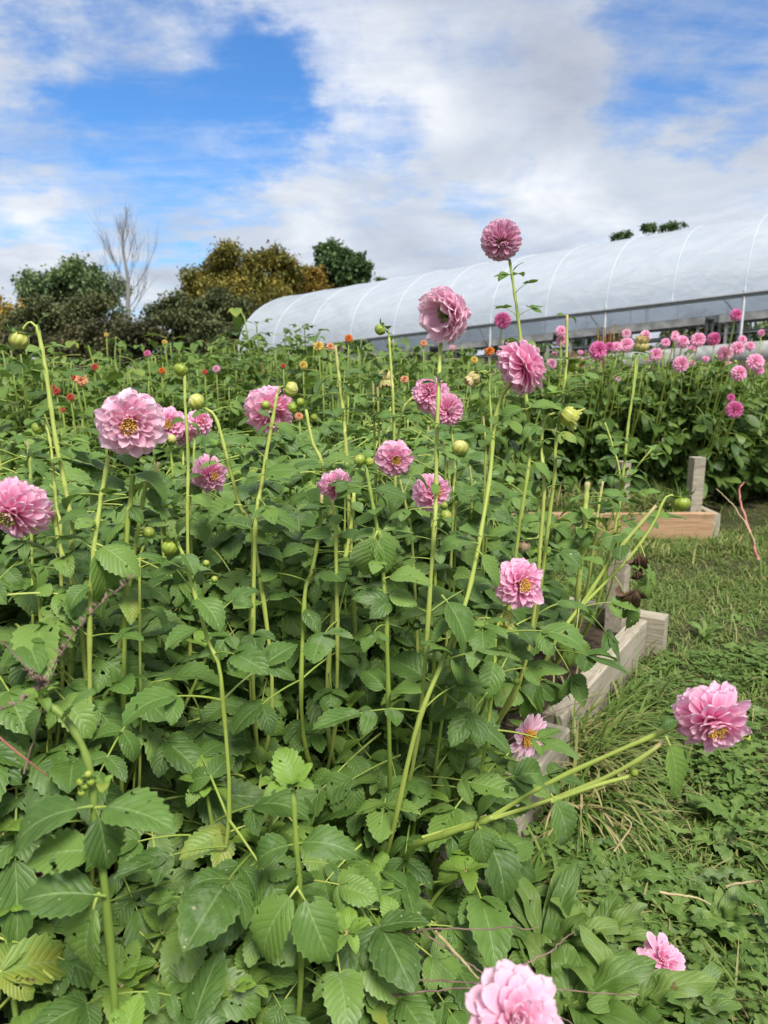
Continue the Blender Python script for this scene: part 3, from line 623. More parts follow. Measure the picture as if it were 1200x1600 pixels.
p2 = Plant((-.18, .12), D+'with a fresh upright pale green shoot above its broad leaves, no bloom', 2, h=.50, rad=.24, n=8, leafs=.95)
p2.px([(458,1235,.95),(463,1320,.95),(468,1390,.96)], r0=.006, r1=.004, shade=.1, leaves=None)
tuft(p2.f, at(456,1228,.95)-p2.base, p2.r, .75, 6)
for a in ((460,1240,.95,95,.8,.2,.5),(462,1320,.95,20,.95,.5),(462,1320,.95,165,.8,.5),(466,1390,.95,-50,1.2,.9),(466,1385,.95,-130,1.2,.9),(466,1350,.95,-80,.8,.5)): p2.leaf_at(*a)
p2.done()
p2b = Plant((-.62, -.0), D+'whose broad leaves fill the corner nearest the camera below the bud cluster', 22, h=.30, rad=.2, n=6, leafs=1.0); p2b.done()
p2c = Plant((-.02, -.02), D+'with round glossy low leaves spilling over the near timber', 23, h=.36, rad=.2, n=5, leafs=1.0); p2c.done()
p3 = Plant((-.25, .55), D+'bearing the largest pale pink bloom with golden centre', 3, h=.84, rad=.34, n=9)
p3.px([(170,712,1.10),(157,785,1.09),(146,870,1.08),(140,1010,1.10)], r0=.0052, r1=.0038, shade=.7)
p3.bloom(203,660,1.05,114,(.28,-.16,1),101, mat='petal_pale', label='full pale pink bloom with golden centre')
p3.px([(208,740,1.12),(203,790,1.12),(198,840,1.12)], r0=.005, r1=.0042, leaves='sparse'); p3.bud(268,686,1.12,18,(.3,.3,.3),'yellow')
p3.px([(248,722,1.15),(236,760,1.15),(222,790,1.15)], r0=.005, r1=.0035, cut=True)
p3.bud(232,832,1.15,23,(.1,1,.2),'green'); p3.px([(231,843,1.15),(219,870,1.15),(218,935,1.15)], r0=.0035, r1=.0022)
p3.bud(265,855,1.05,30,(-.1,-.9,.4),'green'); p3.px([(275,845,1.05),(287,870,1.05),(303,925,1.05),(325,1000,1.05),(347,1080,1.05)], r0=.0042, r1=.0026)
for a in ((148,800,1.08,170,.8,.4),(150,850,1.08,-20,1.0,.5),(145,855,1.08,-40,1.1,.9),(200,745,1.12,20,.9,.4),(205,760,1.12,170,.7,.4),(210,735,1.12,100,.5,.3)): p3.leaf_at(*a)
p3.done()
p4 = Plant((-.55, .75), D+'bearing a wide pink bloom with a greenish centre cut by the picture edge', 4, h=.82, rad=.34, n=7)
p4.bloom(22,797,1.12,112,(-.15,-.5,1),102, mat='petal_pink', label='wide pink bloom with greenish white centre', cmat='centre_green')
p4.px([(30,830,1.14),(45,885,1.14),(62,950,1.14)], r0=.004, r1=.003)
p4.px([(58,508,1.2),(70,570,1.2),(86,680,1.2),(108,795,1.2),(112,850,1.2)], r0=.0062, r1=.0038, shade=.75)
p4.stem([at(58,512,1.2), at(47,503,1.2), at(37,512,1.2), at(33,520,1.2)], .0025, .0022); p4.bud(30,531,1.2,36,(-.1,-1,.2),'yellow')
for a in ((60,515,1.2,70,.35,.3),(66,560,1.2,-110,.65,.5),(68,570,1.2,-60,.45,.5),(66,560,1.2,140,.35,.4),(85,700,1.2,165,.8,.4),(88,705,1.2,15,.8,.4)): p4.leaf_at(*a)
p4.bud(60,669,1.2,24,(-.5,-.6,.3),'green'); p4.px([(70,658,1.2),(80,700,1.2),(88,790,1.2),(95,860,1.2)], r0=.004, r1=.0024)
p4.px([(82,800,1.16),(98,870,1.16),(125,960,1.16)], r0=.005, r1=.004); p4.px([(43,690,1.35),(48,770,1.35)], r0=.004, r1=.003, cut=True)
p4.done()
p5 = Plant((.12, .62), D+'with a small side-on pink bloom and big yellow bud by a tall stem', 5, h=.90, rad=.34, n=8)
p5.bloom(327,742,1.45,64,(.75,-.05,.55),103, mat='petal_pink', label='small pink bloom turned sideways'); p5.px([(318,748,1.46),(302,745,1.46),(297,765,1.46),(299,850,1.46)], r0=.004, r1=.0022)
p5.bud(307,628,1.32,31,(-.6,.6,.4),'yellow'); p5.px([(320,637,1.32),(338,655,1.32),(356,720,1.32),(375,790,1.32),(398,850,1.32)], r0=.0055, r1=.003)
p5.bud(283,577,1.4,27,(-.2,-.7,.3),'green'); p5.px([(289,566,1.4),(289,620,1.4),(294,720,1.4),(293,830,1.4)], r0=.005, r1=.003)
for a in ((292,660,1.38,150,.45,.4),(292,662,1.38,10,.4,.4),(352,705,1.3,170,.5,.3),(352,703,1.3,20,.5,.4),(378,790,1.3,165,1.0,.4),(380,792,1.3,10,.9,.4),(292,770,1.38,200,.7,.4),(294,775,1.38,-10,.7,.4)): p5.leaf_at(*a)
for (x, y) in ((335,905),(322,880)): p5.bud(x, y, 1.25, 13, (.3,.8,.3), 'green')
p5.done()
p6 = Plant((.42, .55), D+'with a full pink bloom behind a nodding yellow bud on a paired stem', 6, h=.92, rad=.34, n=8)
p6.bloom(423,641,1.38,88,(.35,-.45,.55),104, mat='petal_pink', label='full pink bloom with a dark heart', open_c=False)
p6.px([(421,672,1.42),(410,750,1.4),(396,850,1.38)], r0=.005, r1=.0035)
p6.px([(433,617,1.28),(428,645,1.28),(418,700,1.28),(408,760,1.28),(398,850,1.28)], r0=.0055, r1=.0032); p6.stem([at(433,617,1.28), at(437,606,1.28), at(444,604,1.28)], .0026, .0024); p6.bud(454,608,1.28,29,(.9,-.3,.3),'yellow')
p6.px([(478,640,1.28),(488,690,1.28),(502,720,1.28),(520,790,1.28),(525,860,1.28)], r0=.005, r1=.003)
p6.bud(458,637,1.28,21,(-.8,-.4,.3),'green'); p6.bud(469,629,1.3,17,(-.4,.4,.3),'green'); p6.bud(415,633,1.28,18,(0,.9,.3),'green'); p6.bud(490,652,1.3,15,(.5,-.3,.3),'green')
for a in ((425,660,1.27,200,.5,.5),(425,662,1.27,-10,.55,.5),(476,630,1.28,70,.4,.3),(425,655,1.27,140,.35,.3),(505,725,1.27,170,.7,.4),(500,722,1.27,20,.7,.4),(400,800,1.26,10,1.0,.4),(405,745,1.26,25,.9,.3)): p6.leaf_at(*a)
p6.done()
p7 = Plant((.62, .34), D+'with two mid-height pink blooms below a tall bare leafy-tipped stem', 7, h=.92, rad=.34, n=8)
p7.bloom(526,757,1.22,58,(.35,-.45,.25),105, mat='petal_pink', label='pink bloom half behind a leaf', open_c=False); p7.bloom(616,716,1.5,67,(.22,-.12,1),106, mat='petal_ball', label='round pink bloom facing out with small orange centre')
p7.px([(553,770,1.42),(550,810,1.42),(540,870,1.42),(520,955,1.38)], r0=.006, r1=.0045, shade=.8); p7.px([(503,772,1.4),(499,830,1.4),(488,890,1.38),(475,950,1.35)], r0=.0055, r1=.004, cut=True)
p7.px([(625,750,1.5),(636,800,1.5),(645,860,1.5)], r0=.004, r1=.003); p7.px([(524,540,1.42),(531,600,1.42),(538,660,1.42),(542,725,1.42)], r0=.0058, r1=.0035, shade=.85, cut=True)
for a in ((532,590,1.41,30,.55,.4),(532,595,1.41,-30,.45,.4),(530,570,1.41,75,.35,.2),(538,650,1.41,40,.7,.4),(537,652,1.41,150,.5,.4),(558,728,1.38,185,.6,.5),(555,845,1.36,15,1.0,.4)): p7.leaf_at(*a)
p7.px([(545,600,1.5),(543,660,1.5),(540,700,1.5)], r0=.0035, r1=.002); p7.bud(517,803,1.35,17,(.6,.2,.3),'green')
p7.done()
p8 = Plant((.64, .36), D+'with a stem-crossed pale-tipped pink bloom and two dark round buds', 8, h=.80, rad=.26, n=8)
p8.bloom(676,768,1.42,67,(.45,.02,.85),107, mat='petal_pink', label='pink bloom with pale tips crossed by a stem'); p8.px([(674,802,1.45),(678,850,1.42),(680,900,1.4)], r0=.005, r1=.0035)
p8.bud(562,719,1.2,22,(-.3,.6,.3),'green'); p8.bud(577,722,1.2,18,(.7,.3,.3),'green'); p8.px([(572,730,1.2),(579,770,1.2),(590,830,1.2),(600,910,1.2),(605,1015,1.2)], r0=.0055, r1=.0034, shade=.25)
for a in ((576,760,1.2,170,.75,.6),(578,765,1.2,20,.8,.5),(590,830,1.19,-120,1.1,.9),(592,830,1.19,-60,.9,.9),(600,905,1.19,20,.9,.6),(640,745,1.3,15,.5,.3)): p8.leaf_at(*a)
p8.bud(697,806,1.35,22,(.3,.5,.4),'green'); p8.bud(694,790,1.36,14,(.1,.8,.3),'green')
p8.done()
p9 = Plant((.95, .50), D+'with two pink blooms touching each other behind a straight yellow stem', 9, h=.92, rad=.34, n=8)
p9.bloom(671,613,1.65,64,(-.4,.15,.7),108, mat='petal_pink', label='upper of two touching pink blooms', open_c=False); p9.bloom(698,641,1.6,52,(.3,.1,.7),109, kind='ball', mat='petal_ball', label='lower pale-edged ball bloom', open_c=False)
p9.px([(704,665,1.62),(710,710,1.62),(712,760,1.62)], r0=.004, r1=.003); p9.px([(645,620,1.65),(630,640,1.65),(622,690,1.65)], r0=.004, r1=.003)
p9.bud(603,588,1.7,32,(.05,-1,.2),'pinktip'); p9.px([(597,592,1.71),(598,640,1.7),(600,700,1.7)], r0=.004, r1=.0028)
p9.bud(594,515,1.6,21,(-.6,-.5,.3),'green'); p9.px([(608,528,1.6),(612,590,1.6),(615,650,1.6)], r0=.0045, r1=.003); p9.stem([at(608,530,1.6), at(606,512,1.6), at(600,508,1.6)], .002, .0018)
p9.bud(719,700,1.55,31,(.1,.9,.3),'yellow'); p9.px([(713,714,1.55),(709,760,1.55),(708,800,1.55)], r0=.004, r1=.003)
p9.bud(741,590,1.7,26,(-.8,-.6,.2),'pinktip'); p9.px([(748,582,1.7),(762,583,1.7),(765,620,1.7),(766,700,1.7)], r0=.0045, r1=.0026)
for (x, y, h_) in ((583,598,110),(590,600,100),(693,690,60),(655,725,70),(700,720,80),(734,728,60),(755,650,80)): p9.px([(x, y, 1.7), (x+3, y+h_, 1.7)], r0=.004, r1=.003, cut=True)
for a in ((612,545,1.6,-40,.4,.4),(612,545,1.6,60,.35,.4),(628,650,1.6,10,.7,.4),(625,650,1.6,170,.6,.4)): p9.leaf_at(*a)
p9.done()
p10 = Plant((.34, .30), D+'bearing the big bloom seen from behind and the deep pink bloom below it', 10, h=.70, rad=.22, n=6)
p10.bloom(700,490,1.2,96,(.80,.20,-.56),110, mat='petal_pale', label='big pale bloom showing its back and calyx'); p10.px([(692,502,1.235),(688,545,1.22),(685,620,1.2),(682,700,1.2),(681,780,1.2),(676,860,1.2)], r0=.0052, r1=.0034, shade=.8)
p10.bloom(815,574,1.25,93,(.55,.28,-.10),111, mat='petal_pink', label='deep pink bloom turned away', open_c=False); p10.px([(800,597,1.26),(783,622,1.26),(772,665,1.26),(766,740,1.25),(748,850,1.22),(728,940,1.2),(695,1025,1.18),(650,1140,1.18)], r0=.0058, r1=.0036, shade=.65)
for a in ((684,600,1.2,120,.42,.3),(684,600,1.2,80,.38,.2),(684,602,1.2,40,.40,.3),(684,600,1.2,150,.36,.3),(772,680,1.25,150,.5,.4),(772,680,1.25,-15,.6,.4),(748,850,1.2,170,.8,.5),(700,1015,1.17,-40,.8,.6),(745,860,1.2,-30,.9,.6),(690,930,1.17,-50,1.2,.8),(678,700,1.2,-20,.4,.4)): p10.leaf_at(*a)
p10.done()
p11 = Plant((.86, .42), D+'bearing the vivid pink bloom with a white-tipped bud under it', 11, h=.62, rad=.27, n=8)
p11.bloom(811,911,1.27,90,(.38,.05,1),112, mat='petal_pink', label='vivid pink bloom with yellow centre'); p11.px([(790,950,1.29),(776,985,1.28),(772,1050,1.28),(768,1090,1.28)], r0=.0048, r1=.003)
p11.bud(784,970,1.3,29,(.7,.25,.4),'opening'); p11.px([(768,966,1.3),(745,968,1.3),(715,990,1.3),(700,1060,1.3)], r0=.0042, r1=.0024)
p11.bud(818,853,1.45,25,(0,-.9,.4),'brown'); p11.stem([at(849,700,1.46), at(850,800,1.46), at(842,838,1.46), at(820,842,1.45)], .0034, .0022)
p11.bloom(821,1150,1.42,76,(.55,.05,.8),113, kind='daisy', mat='petal_pale', label='open daisy-like pink bloom by the timber'); p11.px([(817,1165,1.75),(800,1200,1.75)], r0=.003, r1=.002)
for (x, y) in ((808,1065),(845,1045)): p11.bud(x, y, 1.3, 13, (.6,.3,.3), 'green')
p11.done()
p12 = Plant((.78, .46), D+'with the tallest stem of all carrying a mauve-pink ball bloom against the sky', 12, h=.90, rad=.32, n=8)
p12.bloom(783,378,1.4,63,(-.02,-.42,1),114, kind='ball', mat='petal_mauve', label='mauve-pink ball bloom', open_c=True, cmat='centre_green'); p12.px([(796,405,1.42),(803,450,1.42),(813,525,1.42),(822,620,1.42),(828,700,1.42),(815,800,1.42)], r0=.0055, r1=.003, shade=.6)
for a in ((800,430,1.42,170,.45,.3),(800,428,1.42,60,.35,.3),(822,640,1.4,165,.7,.4),(822,640,1.4,20,.8,.4),(828,720,1.4,-30,.7,.4)): p12.leaf_at(*a)
p12.bud(888,650,1.42,37,(.85,-.35,.3),'opening'); p12.px([(868,645,1.42),(852,655,1.42),(846,700,1.42),(848,800,1.42)], r0=.0055, r1=.0028, shade=.9)
p12.px([(886,492,1.45),(885,560,1.45),(880,620,1.45),(868,700,1.45),(862,780,1.45)], r0=.0055, r1=.0032, cut=True)
p12.bud(895,572,1.5,22,(.7,-.3,.3),'green')
for a in ((887,495,1.45,160,.28,.3),(887,495,1.45,10,.28,.3),(872,640,1.43,150,.55,.4),(873,645,1.43,30,.6,.4),(850,650,1.42,120,.5,.3),(848,670,1.42,200,.6,.4),(880,600,1.44,20,.5,.3)): p12.leaf_at(*a)
tuft(p12.f, at(865,620,1.43)-p12.base, p12.r, .6, 6); p12.done()
p13 = Plant((1.36, .45), D+'with a nodding green bud, cut stem and shrivelled brown leaf', 13, h=.62, rad=.26, n=9)
p13.px([(1025,790,1.75),(960,868,1.75),(912,940,1.75),(866,1005,1.75)], r0=.0075, r1=.0052, cut=True, shade=.6)
p13.stem([at(908,948,1.75), at(980,875,1.75), at(1020,820,1.75), at(1038,780,1.75), at(1052,774,1.75), at(1063,778,1.75)], .0052, .0026); p13.bud(1065,786,1.75,31,(0,-.9,.3),'green')
dl = MB(); rr = random.Random(5)
for (x, y, q) in ((998,880,.022),(992,935,.030),(996,905,.014)):
    for k in range(5):
        V, Qq, UVv = leaflet(q*2, q*1.3, .9, rr.uniform(1, 3), rr, 8, 4, 1); F = frame([rr.uniform(-.5,.5), rr.uniform(-.5,.5), -1], [rr.uniform(-1,1), -1, .3]); dl.add(V@F.T+at(x, y-12, 1.7)-p13.base, Qq, UVv, rr.random())
dl.build('dry_leaf', M['dry'], p13.o, label='shrivelled brown leaf')
for a in ((905,945,1.74,-40,1.1,.6),(905,945,1.74,-100,1.0,.7),(905,950,1.74,10,.9,.5),(1000,850,1.74,-70,.9,.5),(868,1010,1.72,-120,1.2,.8),(866,1010,1.72,-60,1.0,.8),(960,900,1.74,-60,.9,.5)): p13.leaf_at(*a, kind=3)
p13.done()
p14 = Plant((1.66, .46), D+'with a tall forked stem topped by a brownish pink bud', 14, h=.70, rad=.26, n=7, lean=(-.05, 0))
p14.bud(1002,541,2.1,27,(0,.9,.3),'pinktip'); p14.px([(998,556,2.1),(990,610,2.1),(982,660,2.1),(975,730,2.1),(966,800,2.1),(955,850,2.1)], r0=.008, r1=.0032, shade=.5); p14.stem([at(984,650,2.1), at(990,600,2.1), at(993,565,2.1), at(990,556,2.1)], .0035, .003)
p14.px([(945,660,2.1),(958,700,2.1),(968,760,2.1)], r0=.004, r1=.003); p14.px([(1020,700,2.1),(995,730,2.1),(970,770,2.1)], r0=.004, r1=.003)
for a in ((983,625,2.1,160,.4,.3),(985,625,2.1,10,.45,.4),(970,765,2.1,170,.8,.5),(972,765,2.1,5,.8,.5),(955,700,2.1,60,.5,.4),(1020,703,2.1,20,.6,.4),(1000,735,2.1,-30,.7,.5),(948,680,2.1,180,.5,.4)): p14.leaf_at(*a)
p14.px([(918,753,1.85),(914,800,1.85),(911,850,1.85)], r0=.0085, r1=.0075, cut=True); p14.px([(942,752,1.9),(934,800,1.9),(928,850,1.9)], r0=.005, r1=.004, cut=True)
p14.done()
p15 = Plant((.20, .05), D+'whose long forked stems reach over the lawn to a big pink bloom', 15, h=.44, rad=.22, n=8, leafs=1.0)
b15 = [at(690,1306,1.12), at(740,1288,1.09), at(772,1276,1.08)]
p15.stem([p15.base, at(640,1330,1.2)]+b15, .0072, .0056, shade=.35)
p15.stem([at(772,1274,1.08), at(860,1222,1.04), at(960,1176,1.0), at(1042,1141,.97), at(1074,1128,.97)], .0044, .0034, shade=.6); p15.stem([at(772,1278,1.08), at(860,1250,1.04), at(940,1218,1.0), at(1000,1186,.97), at(1035,1160,.96)], .0042, .0034, shade=.7, cut=True)
p15.stem([at(862,1252,1.03), at(930,1228,1.0), at(986,1212,.99)], .0042, .0034, shade=.7); p15.bud(990,1207,.99,17,(1,.2,.1),'green'); p15.bud(1163,1152,1.0,22,(.6,-.2,-.4),'yellow')
p15.stem([at(660,1308,1.14), at(720,1290,1.12), at(760,1275,1.10)], .003, .003, shade=.7, cut=True)
p15.bloom(1110,1123,.95,124,(.08,-.42,.95),115, mat='petal_pink', label='big pink bloom leaning over the lawn')
for a in ((1040,1150,.95,-70,1.0,.5),(860,1240,1.02,-60,.9,.7),(855,1240,1.02,100,.5,.4),(745,1285,1.08,80,.7,.4),(745,1285,1.08,-70,.8,.6),(745,1285,1.08,-100,.9,.6),(1030,1140,.96,50,.35,.2)): p15.leaf_at(*a)
p15.done()
p16 = Plant((.62, 1.0), D+'behind the largest bloom with three half hidden pink blooms in a row', 16, h=.86, rad=.36, n=9)
p16.bloom(262,664,1.75,62,(.3,.1,.7),116, mat='petal_pink', label='pink bloom half hidden by the largest one'); p16.bloom(285,680,1.8,44,(.2,-.4,.5),117, mat='petal_ball', label='lowest of three small pink blooms', open_c=False); p16.bloom(313,658,1.8,46,(.7,.2,.3),118, mat='petal_pink', label='pink bloom behind a yellow bud', open_c=False)
for pts in ([(265,690,1.78),(270,740,1.78),(272,790,1.78)],[(286,700,1.8),(288,760,1.8)],[(305,680,1.8),(303,740,1.8)],[(240,700,1.8),(247,780,1.8)],[(255,735,1.8),(258,790,1.8)]): p16.px(pts, r0=.0045, r1=.0032)
p16.done()
fill = [((1.25,.75),'in the middle of the bed, all leaves and bare cut stems'),((1.62,.95),'of dark leaves deep in the bed behind the touching blooms'),((.05,1.15),'of dark leaves at the outer rear of the bed behind the edge bloom'),
        ((1.05,1.15),'of dense leaves behind the yellow bud and paired stem'),((1.5,1.35),'of dense leaves farthest back in the front bed'),((-.3,1.0),'of leaves beneath the tall nodding yellow bud')]
for i, (st, lb_) in enumerate(fill):
    p = Plant(st, D+lb_, 40+i, h=.92 if st[1] < 1.1 else .95, rad=.36, n=9, leafs=1.25)
    for k in range(7):
        a = p.r.uniform(0, 6.28); rr_ = p.r.uniform(.05, .3); hh = p.r.uniform(.82, 1.02); q = p.base+np.array([rr_*math.cos(a), rr_*math.sin(a), hh-p.base[2]])
        p.stem([p.base, p.base*.5+q*.5+np.array([.02, 0, .05]), q], .0052, .0034, leaves='sparse' if k % 2 else None, cut=k % 2 == 0)
        if k % 3 == 1: add_bud(p.o, p.base, q+np.array([0, 0, .008]), .010, np.array([p.r.uniform(-1, 1), -.3, .4]), 'green', k)
    p.done()
for i, (x, y, d, g_) in enumerate([(655,870,1.5,0),(735,830,1.6,0),(470,860,1.6,0),(380,850,1.45,0)]): pass
# bloom nearest the camera, out of focus
p17 = Plant(None, D+'at the bottom edge with a soft pale pink bloom closest to the camera', 17, h=.30, rad=.12, n=3, base=(-.05, .40, .05), leafs=.8)
p17.bloom(803,1600,.66,160,(.05,.75,.5),119, mat='petal_pale', open_c=False, label='soft out-of-focus pale pink bloom'); c_ = at(803,1600,.66)
p17.stem([p17.base, p17.base*.5+c_*.5+np.array([0, -.05, -.10]), c_+np.array([0, -.01, -.03])], .005, .0035); p17.done()

# ------------------------------------------------------------------ loose things by the bed
def loose_bloom(name, label, c, rad, face, mat, seed, squash=.85):
    pet, cen, cal = bloom_meshes(seed, 'deco', False); F = basis(face, seed); r = random.Random(seed); o = None
    for i in range(len(pet.V)):
        V = pet.V[i]*rad; V[:, 2] *= squash; V = V*(r.uniform(.7, 1.05)) + np.array([r.uniform(-.15, .15), r.uniform(-.15, .15), r.uniform(-.1, .1)])*rad; pet.V[i] = V@F.T
    e = empty(name, c, label, 'flower'); pet.build('petals', M[mat], e)
    for i in range(len(cal.V)): cal.V[i] = (cal.V[i]*rad*.8)@F.T
    cal.build('calyx', M['sepal'], e)
def on_ground(px, py, z=0.0):
    d = ray(px, py); t = (z-CAMZ)/d[2]; return np.array([0, 0, CAMZ])+d*t
loose_bloom('fallen_bloom', 'crumpled pink bloom lying in the weeds on the ground', on_ground(1033,1503,.06), .046, (-.1,-.7,.6), 'petal_pink', 201)
loose_bloom('withered_bloom', 'dark magenta withered bloom in the shade under the bud cluster leaves', at(52,1392,1.1), .034, (.2,-.7,.3), 'petal_dry', 202)
loose_bloom('fallen_petals', 'tiny torn pink flower scrap on the weeds above the crumpled bloom', on_ground(985,1452,.02), .016, (0,-.4,.9), 'petal_pink', 203)
def stalk(label, pts, rad, mat, head=False, cat='grass stalk', name='grass_stalk', seed=0, wob=.004, group=None):
    P = np.array([at(*p) for p in pts]); b = P[0].copy(); S = spline(P, 40)-b; r = random.Random(seed); S += np.cumsum([[r.uniform(-wob, wob)*.25 for _ in range(3)] for _ in range(40)], axis=0)
    mb = MB(); tube(mb, S, np.linspace(rad, rad*.5, 40), 5, rnd=.5); o = empty(name, b, label, cat, group); mb.build('stalk', M[mat], o)
    if head:
        hb = MB()
        for i in range(8, 40):
            for k in range(3):
                V, Q, UVv = leaflet(.009, .0028, .2, .3, r, 2, 2, 0); hb.add(V@frame([r.uniform(-1,1), r.uniform(-1,1), .6], [0,0,1.0]).T+S[i], Q, UVv, r.random())
        hb.build('seed_head', M[mat], o)
stalk('slender dry grass stalk arching up in front of the leaves by the edge bloom', [(38,1210,.80),(60,1130,.80),(85,1040,.80),(140,960,.80),(205,905,.80)], .0011, 'mauve_stalk', True, seed=1)
stalk('dry crossing grass stalk running down beside the bent green stem', [(0,1000,.80),(50,1055,.80),(60,1070,.80),(45,1090,.8),(-10,1120,.80)], .0010, 'mauve_stalk', True, seed=2)
stalk('smooth coral red stalk poking in above the broad serrated leaf', [(-20,1135,.84),(20,1170,.85),(75,1213,.87)], .0016, 'red_stalk', seed=3, wob=0)
stalk('reddish thin stalk leaning over the weathered timber', [(790,1160,1.45),(850,1120,1.5),(915,1092,1.55),(945,1082,1.6)], .0013, 'mauve_stalk', seed=4, wob=.001)
tw = [([(560,1500,1.15),(640,1452,1.1),(760,1440,1.08),(830,1436,1.08)],'top dark twig arching over the low leaves beside the timber'),([(560,1530,1.1),(700,1535,1.05),(820,1550,1.0),(900,1600,.95)],'long dark twig above the nearest soft bloom'),
      ([(650,1450,1.1),(760,1520,1.05),(830,1580,1.0)],'slanting dark twig crossing the others'),([(600,1555,1.05),(760,1545,1.02),(1000,1548,1.0)],'straight reddish twig pointing toward the crumpled bloom'),
      ([(780,1530,1.0),(860,1480,1.02),(900,1450,1.05)],'short dark twig rising toward the dock leaves')]
for i, (p_, l_) in enumerate(tw): stalk(l_, p_, .0016, 'mauve_stalk', False, 'twig', 'twig', 10+i, .006)
for i, (p_, l_) in enumerate([([(680,1455,1.1),(720,1500,1.05),(745,1530,1.02)],'short pale straw lying among the dark twigs'),([(1030,1393,1.35),(1080,1400,1.35),(1110,1412,1.35)],'pale straw lying on the weeds below the leaning bloom'),([(1135,1385,1.35),(1180,1375,1.33),(1190,1378,1.3)],'yellow cut stalk lying beside a torn leaf at the lawn'),([(960,1330,1.5),(985,1290,1.5),(975,1275,1.5)],'bent straw by the dandelion leaves')]):
    stalk(l_, p_, .0028, 'straw', False, 'straw', 'cut_straw', 30+i, .002)
stalk('tall pinkish dried stalk standing in the lawn behind the green bud', [(1185,875,3.9),(1165,820,3.95),(1152,775,4.0),(1160,755,4.0)], .008, 'red_stalk', False, 'dry stalk', 'dry_stalk', 50, .01)
stalk('pale forked dried stalk leaning beside the pinkish one', [(1180,850,3.9),(1150,800,3.95),(1120,770,4.0)], .005, 'straw', False, 'dry stalk', 'dry_stalk', 51, .01)

# ------------------------------------------------------------------ lawn, clover, weeds, tufts
def many(mb, T, org, yaw, tilt, sc, rnd, yng=0.0, mi=0):
    V, Q, UV = T; n = len(org); cy, sy = np.cos(yaw), np.sin(yaw); ct, st = np.cos(tilt), np.sin(tilt)
    v = V[None]*sc[:, None, None] if sc.ndim == 1 else V[None]*sc[:, None, :]
    y = v[..., 1]*ct[:, None]-v[..., 2]*st[:, None]; z = v[..., 1]*st[:, None]+v[..., 2]*ct[:, None]; x = v[..., 0]
    W = np.stack([x*cy[:, None]-y*sy[:, None], x*sy[:, None]+y*cy[:, None], z], -1)+org[:, None, :]
    m = len(V); QQ = (np.asarray(Q)[None]+(np.arange(n)*m)[:, None, None]).reshape(-1, 4)
    mb.add(W.reshape(-1, 3), QQ, np.tile(UV, (n, 1)), np.repeat(rnd, m), yng, mi)
nr = np.random.default_rng(4)
def in_bed(x, y, pad=0.0):
    dx, dy = x-O[0], y-O[1]; s_ = dx*U[0]+dy*U[1]; t_ = dx*VV[0]+dy*VV[1]
    a = (s_ > -1.35) & (s_ < 2.04+pad) & (t_ > -.05-pad) & (t_ < 1.64)
    b = (x > -1.2) & (x < XR+.06) & (y > YF-.03) & (y < 12.5); return a | b
def lawn_pts(n, x0, x1, y0, y1, pw=1.0):
    y = y0+(y1-y0)*nr.random(n)**pw; x = x0+(x1-x0)*nr.random(n); k = ~in_bed(x, y) & (np.abs(x) < .62*(y+.9)) ; x, y = x[k], y[k]; return np.stack([x, y, gh(x, y)+.0], 1)
def blade(L=1.0, W=.09, curl=.9, n=3):
    V = []; UV = []; y = z = 0
    for i in range(n+1):
        v = i/n; a = curl*v
        if i: y += L/n*math.cos(a); z -= L/n*math.sin(a)
        wv = W/2*(1-v**1.6)+.004
        V += [(-wv, y, z), (wv, y, z)]; UV += [(0, v), (1, v)]
    return np.array(V), np.array(grid_q(n, 1)), np.array(UV)
gr = MB()
for (cnt, box, pw, lo_, hi_) in ((140000, (-.2, 3.2, .75, 4.9), 1.25, .025, .075), (16000, (-2.5, 5.5, 2.5, 9), 1.0, .04, .09), (9000, (1.9, 6.5, 4.6, 14), 1, .05, .12)):
    p = lawn_pts(cnt, box[0], box[1], box[2], box[3], pw); n = len(p)
    for j in range(3):
        q = p[j::3]; m = len(q); many(gr, blade(1, .085, (.5, 1.2, 1.9)[j]), q, nr.random(m)*6.28, nr.uniform(.15, 1.35, m), nr.uniform(lo_, hi_, m), nr.random(m)**1.25)
tag(gr.build('grass', M['grass']), 'mown green lawn grass with scattered dry clippings', 'grass', kind='stuff')
# dead clippings lying flat
cl = MB(); p = lawn_pts(15000, 0, 3.4, .8, 5.0, 1.2); p[:, 2] += nr.uniform(.015, .04, len(p)); n = len(p)
many(cl, blade(1, .045, .5), p, nr.random(n)*6.28, nr.uniform(-.15, .25, n), nr.uniform(.03, .09, n), nr.uniform(.55, 1.0, n)); tag(cl.build('grass_clippings', M['grass']), 'pale dry clippings strewn over the lawn', 'clippings', kind='stuff')
# clover
tr_ = MB()
for k in range(3):
    V, Q, UVv = leaflet(.011, .0105, .3, .2, rg, 4, 2, 0, .5, .35); a = k*2.094; F = frame([math.cos(a), math.sin(a), .1], [0, 0, 1.0]); tr_.add(V@F.T+[0, 0, .0], Q, UVv)
V, Q, UVv, *_ = tr_.arrays(); cv = MB(); p = lawn_pts(24000, .0, 1.8, .75, 2.7, .9)
dens = np.sin(p[:, 0]*5.1+1)*np.cos(p[:, 1]*4.3)+nr.normal(0, .45, len(p)); p = p[dens > .1]; p[:, 2] += nr.uniform(.02, .055, len(p)); n = len(p)
many(cv, (V, Q, UVv), p, nr.random(n)*6.28, nr.uniform(-.4, .4, n), nr.uniform(.6, 1.35, n), nr.random(n)*.9); tag(cv.build('clover', M['weed']), 'low clover growing through the lawn', 'clover', kind='stuff')
